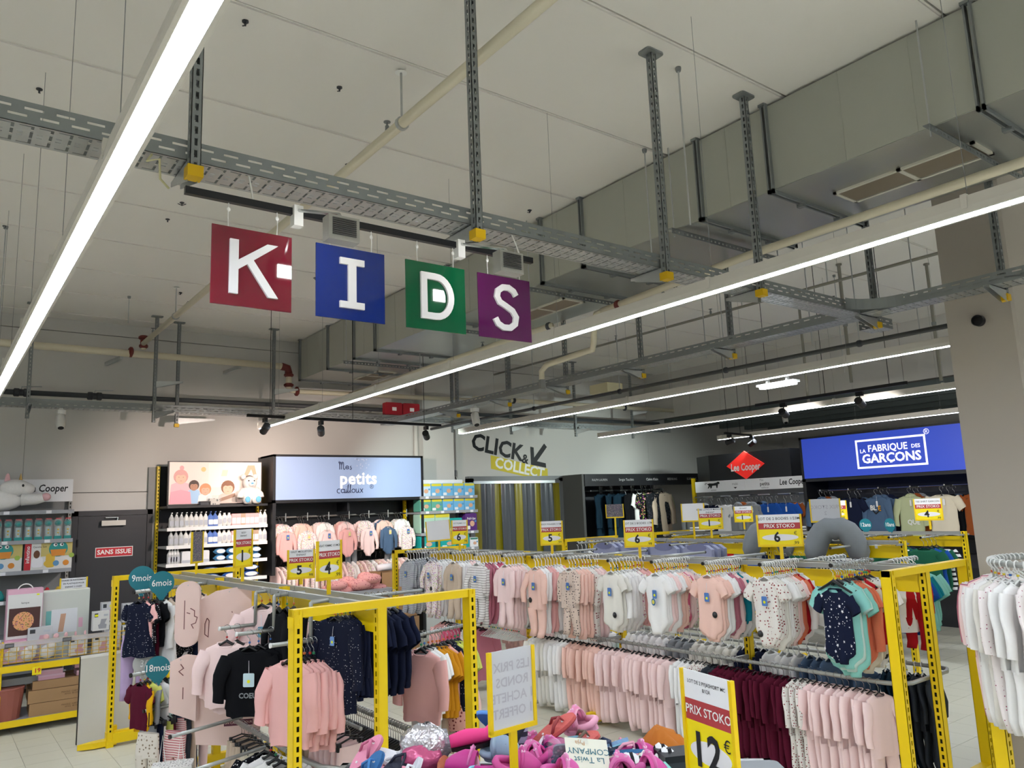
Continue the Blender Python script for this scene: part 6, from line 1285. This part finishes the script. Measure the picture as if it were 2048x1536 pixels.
for i, (x, y, w_) in enumerate(((.8, 9.72, 'left'), (.95, 9.7, 'second'), (1.12, 9.7, 'third'))):
    t = thing('bagged_plush', 'clear-bagged white plush behind basket wires, %s of three' % w_, 'plush toy', (x, y, .68)); MB().ell((0, 0, .07), (.07, .05, .07), 12, 8).ell((.03, -.03, .13), (.045, .04, .04), 10, 6).build('plush', PL, t, smooth=True)
    b = MB().ell((0, 0, .1), (.1, .06, .1), 10, 6); b.v = [(a+rng.uniform(-.012, .012), c+rng.uniform(-.01, .01), d) for a, c, d in b.v]; b.build('clear_bag', CLR, t)
for i in range(5):
    t = thing('rattle', 'pink and white rattle lying on the basket edge, %s from left' % ORD[i], 'toy', (1.1+i*.09, 9.68, .86)); q = MB().lathe([(.018, -.008), (.03, 0), (.018, .008)], n=12).build('ring', PPK, t, loc=(0, 0, .04)); q.rotation_euler = (pi/2, 0, .4*i); MB().tube([(0, 0, 0), (0, 0, .03)], .008, 6).build('handle', WHT, t)
CBX = [(.98, 1.62, .131, .125, 'bottom of stack'), (.965, 1.62, .258, .125, 'middle of stack'), (1.0, 1.5, .385, .085, 'top of stack')]
for x0, x1, z, h, w_ in CBX:
    t = thing('cardboard_box', 'long brown cardboard carton under the basket shelf, '+w_, 'box', ((x0+x1)/2, 9.64+(0 if z < .35 else .02), z), -.05); a = (x1-x0)/2
    MB().box(-a, a, -.01, .45, 0, h-.002).build('carton', CB, t); MB().box(-a-.001, a+.001, .2, .24, h-.002, h).build('tape', mat('tape_brown', '8E6A42', .4), t)
    if h > .1: txt('lettering', 'FRAGILE  CARTON\n18 KG  40 CM', .022, mat('carton_ink', '5A4228', .8), t, (.06, -.0115, h*.5), align='CENTER')
for i, (x, z) in enumerate(((1.17, .47), (1.15, .52), (1.52, .47), (1.5, .55))):
    t = thing('small_box', 'flat lilac-pink box under the basket shelf, %s one' % ORD[i], 'box', (x, 9.68, z)); MB().box(-.12, .12, 0, .2, 0, .048).build('carton', PKB, t); MB().box(-.121, .121, -.001, .201, .03, .049).build('lid', mat('box_pink_light', 'DDB9CB', .5), t)
t = thing('storage_basket', 'dull red storage bin at lower left under the basket', 'bin', (.78, 9.75, .13)); MB().lathe([(.13, 0), (.16, .28), (.165, .3), (.15, .3), (.12, .02)], n=16).build('bin_body', mat('bin_red', '9C5A4E', .6), t); MB().lathe([(.16, .29), (.168, .3), (.16, .31)], n=16).build('rim', mat('bin_red'), t)
t = thing('grey_crate', 'grey plastic tray on the red bin under the basket shelf', 'tray', (.88, 9.72, .45)); MB().box(-.17, .17, 0, .2, 0, .06).build('tray_body', GREY, t); MB().box(-.18, .18, -.01, .21, .055, .07).build('rim', GREY, t)
t = thing('info_sign', 'white card sign in yellow holder above the large box', 'sign', (1.4, 10.2, 1.36), .0); MB().box(-.125, .125, 0, .006, -.06, .095).build('paper', PAPER, t); MB().box(-.14, -.125, -.004, .01, -.06, .1).box(.125, .14, -.004, .01, -.06, .1).build('holder', FRM, t); MB().box(-.012, .012, .003, .012, -.7, -.06).build('post', FRM, t)
for k, s in enumerate(('CHAISE DE RANGEMENT', 'EN PLASTIQUE POUR', 'ENFANT 2 CASES', '40*30*50CM')): txt('lettering', s, .022, INK, t, (0, -.002, .072-k*.036), bold=.02)
# white boards and foot by the far rack end
for i, (x, y) in enumerate(((1.4, 8.62), (1.62, 8.66))):
    t = thing('white_board', 'flat white panel leaning at the far left rack end, %s' % ('front' if i == 0 else 'rear'), 'panel', (x, y, .02), .06); MB().box(-.13 if i == 0 else -.1, .14, -.012, .012, 0, .79).build('sheet', mat('board_white', 'D2D1CC', .45), t); MB().box(-.13 if i == 0 else -.1, .14, -.014, .014, .77, .795).build('top_edge', WHT, t); MB().box(-.134 if i == 0 else -.1, -.128 if i == 0 else -.096, -.014, .014, 0, .79).build('side_edge', BLK, t)
t = thing('rack_foot', 'pointed yellow base foot sticking out onto the tiles', 'rack foot', (1.55, 8.44, 0)); MB().prismz([(-.3, -.02), (-.17, -.06), (.02, -.06), (.02, .06), (-.17, .03)], .01, .06).build('foot_plate', YEL, t); MB().box(-.02, .03, .0, .05, 0, .17).build('foot_bracket', YEL, t)

# ---------------------------------------------------------------- shoe bin in front
BZ = rad(-42); bn = thing('sale_bin', 'grey sale bin heaped with childrens shoes in the foreground', 'bin', (1.95, 2.366, 0), BZ)
MB().box(-1.0, .88, -.5, -.48, .6, .93).box(-1.0, .88, .56, .58, .6, .93).box(-1.0, -.98, -.5, .58, .6, .93).box(.86, .88, -.5, .58, .6, .93).build('side_wall', GALV, bn); MB().box(-1, .88, -.5, .58, .6, .62).build('bin_base', GALV, bn)
MB().box(-1.01, .89, -.51, -.48, .915, .935).box(-1.01, .89, .56, .59, .915, .935).box(-1.01, -.98, -.51, .59, .915, .935).box(.86, .89, -.51, .59, .915, .935).build('rim', GALV, bn)
for sx in (-.95, .83):
    for sy in (-.45, .53): MB().box(sx-.025, sx+.025, sy-.025, sy+.025, 0, .6).build('leg', YEL, bn)
cu, su_ = cos(BZ), sin(BZ)
def bl(u, v, z): return (1.95+u*cu-v*su_, 2.366+u*su_+v*cu, z)
def lay(name, label, cat, u, v, z, rot, group=None):
    t = thing(name, label, cat, bl(u, v, z), 0, group); t.rotation_euler = (rot[0], rot[1], rot[2]+BZ); return t
def sole(L=.19, W=.075, n=20, k=1.0):
    o = []
    for i in range(n):
        a = 2*pi*i/n; x = cos(a)*L/2; w = W/2*(1+.18*cos(a)-.13*cos(2*a+.4)); o.append((x, sin(a)*w*k))
    return o
def flop(label, u, v, z, rot, c1, c2, L=.19, strap=True):
    t = lay('flip_flop', label, 'sandal', u, v, z, rot)
    MB().prismz(sole(L), 0, .014).build('sole', mat('flop_'+c1, c1, .6, bump=.2, nsc=30), t); MB().prismz(sole(L*.985, .073), -.006, 0).build('outsole', mat('flop_'+c2, c2, .6), t)
    if strap: MB().tube([(-.01, .034, .012), (.015, .026, .035), (.05, .0, .04), (.055, 0, .012)], [.006, .007, .006, .004], 6).tube([(-.01, -.034, .012), (.015, -.026, .035), (.05, .0, .04)], [.006, .007, .006], 6).build('strap', mat('flop_'+c2), t, smooth=True)
    MB().lathe([(.006, .013), (.006, .018)], (.05, 0, 0), 8).lathe([(.005, .013), (.005, .017)], (-.05, 0, 0), 8).build('plug', WHT, t)
    return t
def clog(label, u, v, z, rot, c1, c2, L=.18):
    t = lay('foam_clog', label, 'shoe', u, v, z, rot); W_ = .078
    MB().prismz(sole(L, W_), 0, .022).build('sole', mat('clog_'+c1, c1, .55), t, smooth=False)
    rings = []; n = 12
    for i in range(8):
        s = i/7; x = L/2*(1-.02)-s*L*.62; w = W_/2*(.35+.75*min(1, (s*2.2)**.6)); h = .03+.05*min(1, s*1.7)**.7
        rings.append([(x, w*cos(pi*k/(n-1)), .015+h*sin(pi*k/(n-1))**.7) for k in range(n)])
    vs = [p for r in rings for p in r]; fs = [(i*n+k, i*n+k+1, (i+1)*n+k+1, (i+1)*n+k) for i in range(7) for k in range(n-1)]+[tuple(range(n))]
    q = MB().add(vs, fs); me = ob('upper', q.mesh('upper', mat('clog_'+c1), True), t); md = me.modifiers.new('s', 'SOLIDIFY'); md.thickness = .004
    MB().tube([(-L*.12, W_*.5, .03), (-L*.3, W_*.46, .03), (-L*.43, W_*.28, .034), (-L*.47, 0, .036), (-L*.43, -W_*.28, .034), (-L*.3, -W_*.46, .03), (-L*.12, -W_*.5, .03)], .015, 8).build('heel_rim', mat('clog_'+c1), t, smooth=True)
    MB().tube([(.0, W_*.54, .04), (-.002, W_*.42, .072), (-.004, W_*.2, .094), (-.004, 0, .1), (-.004, -W_*.2, .094), (-.002, -W_*.42, .072), (.0, -W_*.54, .04)], [.013, .016, .017, .017, .017, .016, .013], 8, flat=.4).build('strap', mat('clog_'+c2, c2, .5), t, smooth=True)
    m = MB()
    for x, y, r in ((.035, .0, .008), (.045, .022, .007), (.045, -.022, .007), (.015, .026, .008), (.015, -.026, .008)): m.lathe([(0, 0), (r, 0), (r, .01), (0, .01)], (x, y, .058 if abs(y) > .01 else .07), 8)
    m.build('vent_hole', mat('hole_dark', '3A1430', .8), t)
    for s in (-1, 1): MB().lathe([(.008, 0), (.008, .006)], (-.004, s*.016, .102), 8).build('rivet', mat('rivet_pale', 'E8B8D0', .4), t)
    return t
# the heap under the top layer
FARN = {'hanger_white': 'white plastic', 'hanger_black': 'black', 'hanger_clear': 'clear', 'hanger_metal': 'bare metal'}
for mn, q in FAR.items():
    o = tag(q.build('clothes_hangers', MC[mn], None, kind='stuff', smooth=True), '%s %s on the packed racks and wall bays farther back' % (FARN[mn], 'hanger hooks' if mn == 'hanger_metal' else 'hangers'), 'hangers')
hm = []
for k in range(26):
    u, v = rng.uniform(-.9, .9), rng.uniform(-.42, .45); z = .93+.05*max(0, 1-(u/.8)**2)*rng.random()
    flop('flip-flop buried in the heap of shoes, %s lower layer piece' % ORD[k], u, v, z-.02, (rng.uniform(-.4, .4), rng.uniform(-.4, .4), rng.random()*6), rng.choice(['D9786E', '2F6C9C', 'E39AB0', '22283C', 'B04A78', 'E8E8E8']), rng.choice(['22283C', 'E39AB0', 'D9786E', '4E9CB8']))
MB().box(-.97, .85, -.47, .55, .62, .92).build('stock_below', mat('stock_dark', '3A3038', .9), bn)
for k in range(26):
    u, v = rng.uniform(-.75, .35), rng.uniform(-.1, .52)
    clog('pink foam clog half buried in the heap, %s hidden one' % ORD[k], u, v, .92+.09*max(0, 1-(u/.7)**2), (rng.uniform(-.6, .6), rng.uniform(-.5, .5), rng.random()*6), rng.choice(['C93C8C', 'D8559E', 'B8478A']), 'E27AB4') if k % 3 == 0 else flop('sandal half buried in the heap, %s hidden one' % ORD[k], u, v, .95+.1*max(0, 1-(u/.7)**2), (rng.uniform(-.6, .6), rng.uniform(-.5, .5), rng.random()*6), rng.choice(['D9675E', 'E39AB0', '2F6C9C', '7FA8CC']), rng.choice(['22283C', 'E8A4B8', '8CCADC', 'E6E6EA']), .21)
flop('pink flip-flop at the left end of the shoe heap', -.85, .42, 1.02, (.3, -.7, .6), 'E08CA8', 'C96A8C'); flop('blue flip-flop standing at left end of shoe heap', -.8, .27, .99, (.5, -.9, .3), '2F6CA4', '3A7AB8', .2); flop('white flip-flop left of the navy one', -.74, .44, .99, (.2, .3, -.5), 'E6E6EA', 'E6E6EA'); flop('second white flip-flop behind the navy one', -.66, .46, .98, (.1, .2, -.3), 'ECECEC', 'E6E6EA')
flop('navy flip-flop with pink plugs left of the foil bag', -.68, .27, 1.01, (.4, -.4, .7), '23273A', '23273A', .22); flop('white beach sandal standing in front of the foil bag', -.6, .18, .99, (.2, -1.1, .1), 'D8DAE2', 'E6E6EA')
t = lay('foil_bag', 'crinkled silver and pink foil bag at left of shoes', 'bag', -.58, .36, 1.07, (0, .1, .2)); bg = MB().ell((0, 0, 0), (.11, .07, .085), 16, 11); bg.v = [(a+rng.uniform(-.014, .014), c+rng.uniform(-.012, .012), d+rng.uniform(-.014, .014)) for a, c, d in bg.v]; bg.build('bag', mat('foil', 'D6D4D8', .2, .7, spec=.8, bump=1.0, nsc=9), t, smooth=True); bg = MB().ell((-.01, -.05, -.035), (.09, .045, .05), 14, 8); bg.v = [(a+rng.uniform(-.008, .008), c, d+rng.uniform(-.008, .008)) for a, c, d in bg.v]; bg.build('pink_content', mat('foil_pink', 'D0608C', .2, .2, bump=.6, nsc=9), t, smooth=True)
flop('orange-brown sandal between foil bag and pink clog', -.46, .2, 1.0, (.6, -.5, 1.9), 'C06A48', 'C06A48')
t = lay('aqua_shoe', 'hot pink beach shoe with black sole on the heap', 'shoe', -.36, .32, 1.075, (0, -.15, 0.15)); MB().prismz(sole(.2, .07), 0, .016).build('sole', BLKP, t)
rr = []
for i in range(9):
    s = i/8; x = -.1+.2*s; w = .034*(1-abs(s-.5)**3*5); h = (.035+.03*(1-abs(s-.35)*1.2)) if s < .75 else .05+.14*(s-.75)
    rr.append([(x, w*cos(2*pi*k/12), .014+h*(.5+.5*sin(2*pi*k/12))) for k in range(12)])
v, f = loft(rr, 12); MB().add(v, f+[tuple(range(12)), tuple(range(96, 108))]).build('upper', mat('hot_pink', 'F0408C', .7), t, smooth=True)
flop('blue lattice beach shoe at the top of the heap', -.29, .47, 1.13, (-.9, .5, .5), '5C93D6', '4A7EC8', .2, strap=False)
t = lay('rolled_cloth', 'grey and lilac swirled towel bundle on top of the heap', 'towel', -.22, .36, 1.12, (0, .2, .3)); MB().ell((0, 0, .0), (.08, .07, .1), 16, 10).build('bundle', mat('towel_swirl', 'A6A8C0', .9, pat='stripes', col2='2C3040', sc=22), t, smooth=True); MB().tube([(-.03, -.06, -.06), (.0, -.075, -.01), (.03, -.07, .05), (.06, -.05, .08)], [.02, .025, .02, .012], 8).build('fold', mat('towel_dark', '2A2D38', .9), t, smooth=True)
t = clog('grey-blue velcro sandal with pale straps behind pink clog', -.24, .27, 1.04, (.1, -.15, -.5), '93A8BE', 'A8C0D4', .19)
clog('magenta foam clog in front with a pink strap', -.37, .17, 1.01, (.25, -.12, pi-.1), 'C0328A', 'E47AB8', .2); clog('large pink foam clog left of the yellow post', -.17, .09, 1.04, (.3, .25, .3), 'CC4C94', 'CC4C94', .2); clog('bright pink foam clog right of the yellow post', .0, .06, 1.02, (.35, .2, .4), 'D65CA4', 'E68CC0', .17)
clog('pale pink foam clog at the back of the heap', .08, .52, 1.08, (-.3, .2, 2.6), 'EBA8C0', 'E890B4', .18)
flop('coral red flip-flop at the top right of the heap', -.03, .38, 1.12, (.45, -.55, -.1), 'D8655E', '9A3A3C', .22); flop('coral red flip-flop lying below the upper one', .07, .37, 1.07, (.4, -.35, -.25), 'D8655E', '6A5A4A', .2); flop('coral flip-flop half under the light blue one', -.02, .25, 1.03, (.4, .2, -.8), 'D0645E', '2E5A80', .19)
flop('light blue flip-flop with blue footbed', .05, .26, 1.06, (.25, -.15, -.1), '3E86BE', '8CCADC', .22); flop('navy slider sandal at the right of the heap', .15, .35, 1.05, (.2, .05, -.2), '1F2940', '2C3A58', .17); flop('pale pink flip-flop lying at right of heap', .23, .48, 1.01, (.3, -.2, -.9), 'E8A4B8', 'E090A8', .22); flop('second pale pink flip-flop nearer the card', .22, .28, .99, (.2, .1, -.6), 'E8A4B8', 'E090A8', .2); flop('blue sandal under the handwritten card', .0, .17, 1.02, (.3, .2, .5), '2F74AE', '2F74AE', .19)
t = lay('handwritten_card', 'off-white card with handwriting lying on the heap', 'card', .11, .1, 1.1, (.75, .15, .25)); MB().prismz([(-.09, -.07), (.08, -.07), (.08, .07), (-.09, .07)], 0, .002).build('card_sheet', mat('card_cream', 'DEDDCC', .7), t); q = txt('lettering', 'La Twist\nCOMPANY', .035, mat('pen_teal', '2A6A7A', .7), t, (.0, .0, .0035), rot=(0, 0, pi), bold=0); txt('lettering', 'Pyja', .025, mat('pen_orange', 'C08A50', .7), t, (-.03, .05, .0035), rot=(0, 0, pi))
t = lay('clear_pouch', 'clear plastic pouch with floral print behind the card', 'bag', .03, .17, 1.09, (.6, 0, .1)); MB().prism(rrect(-.08, .08, -.06, .07, .02), -.012, .012).build('pouch', CLR, t); MB().prism(rrect(-.06, .06, -.04, .05, .02), -.004, .004).build('print', mat('pouch_print', '8A90A0', .6, pat='floral', col2='C0B0C8', sc=60), t)
# folded and crumpled clothes at the right of the bin
def crumple(label, u, v, z, r, m_, seed, name='crumpled_garment', cat='clothes', rz=0):
    t = lay(name, label, cat, u, v, z, (0, 0, rz)); rs2 = random.Random(seed); n, k = 18, 14; vs = []
    for i in range(n):
        for j in range(k):
            a, b = i/(n-1)*2-1, j/(k-1)*2-1; e = max(0, 1-(abs(a)**3+abs(b)**3)/1.3)
            h = r[2]*e*(.75+.35*sin(a*5+seed)+.25*sin(b*7+a*3+seed*2)+.12*sin(a*13+b*9))
            vs.append((a*r[0]*(1+.08*sin(b*4+seed)), b*r[1]*(1+.1*sin(a*5+seed)), max(h, -.02)))
    MB().add(vs, [(i*k+j, i*k+j+1, (i+1)*k+j+1, (i+1)*k+j) for i in range(n-1) for j in range(k-1)]).build('cloth', m_, t, smooth=True)
    MB().tube([(-r[0]*.9, -r[1]*.95, .0), (-r[0]*.3, -r[1]*1.02, .012), (r[0]*.4, -r[1]*1.0, .004), (r[0]*.9, -r[1]*.9, 0)], .006, 5).build('hem', m_, t, smooth=True)
    return t
OC = mat('orange_cloth', 'B96C1E', .9, noise=.06); STC = mat('zebra_cloth', 'E8E8E8', .9, pat='stripes', col2='14141A', sc=26); STC2 = mat('zebra_cloth_side', 'E8E8E8', .9)
sx_ = STC.node_tree
for n_ in sx_.nodes:
    if n_.type == 'SEPXYZ':
        for l_ in list(sx_.links):
            if l_.from_node == n_: ts = l_.to_socket; sx_.links.remove(l_); sx_.links.new(n_.outputs[0], ts)
crumple('orange-brown crumpled cloth at the back right of the bin', .44, .5, .93, (.22, .15, .13), OC, 2, rz=-.1)
crumple('black and white striped garment across the bin', .34, .3, .98, (.17, .07, .08), STC, 5, rz=.35)
crumple('dark orange garment edge under the striped one', .27, .36, .94, (.14, .1, .06), mat('dark_orange_cloth', '8E4E1C', .9), 7)
crumple('mint folded garment in front of striped one', .42, .18, .96, (.16, .1, .07), mat('mint_cloth', '8FD3C6', .9, noise=.04), 3, rz=.2)
crumple('white folded garment with yellow print beside mint one', .36, .26, .97, (.13, .08, .07), mat('white_yellow_print', 'E4E2DA', .9, pat='floral', col2='D8B850', sc=16), 9, rz=.3)
crumple('black and white patterned garment left of mint one', .2, .18, .95, (.12, .08, .06), mat('zebra_pattern', 'E4E4E4', .9, pat='floral', col2='18181C', sc=18), 4)
for i in range(6):
    t = lay('folded_garment', 'flat folded garment at right end of the bin, %s layer up' % ORD[i], 'folded clothes', .68, .1, .925+i*.014, (0, 0, rng.uniform(-.15, .15))); MB().prismz(rrect(-.2, .2, -.22, .22, .03), 0, .012).build('folded_cloth', MC[['white', 'navy', 'mint', 'black', 'offwhite', 'grey'][i]], t); MB().box(-.03, .03, -.226, -.22, .002, .01).build('size_tab', mat('price_dot'), t)
t = lay('dark_box', 'dark grey shoe box corner behind the 12.99 sign', 'box', .46, .3, .97, (0, 0, .3)); MB().box(-.07, .1, -.06, .06, 0, .08).build('box', DGREY, t); MB().box(-.072, .102, -.062, .062, .06, .085).build('lid', BLK, t)
t = lay('blue_case', 'small light blue case lying above the striped garment', 'case', .28, .36, 1.0, (0, .1, -.1)); MB().prism(rrect(-.05, .05, 0, .025, .01), -.02, .02).build('case', mat('case_blue', '7AA4DC', .4), t); MB().box(-.05, .05, -.021, .021, .011, .014).build('seam', DGREY, t)
sign('translucent sign with mirrored LES PRIX RONDS lettering on yellow stand', 1.80, 2.44, .93, .212, .285, rad(4), 'LES PRIX\nRONDS\n1 ACHETE\n1 OFFERT', '', post=.312, kind='back', head_fs=.047, postw=.032)
sign('tall yellow 12.99 price sign in the right foreground', 2.04, 1.72, .97, .24, .335, rad(-102), 'LOT DE 2 PYJASHORT MC\n8/12A', '12', ',99', post=.195, head_fs=.0165)
dup = [k for k, v in LBL.items() if len(v) > 1]
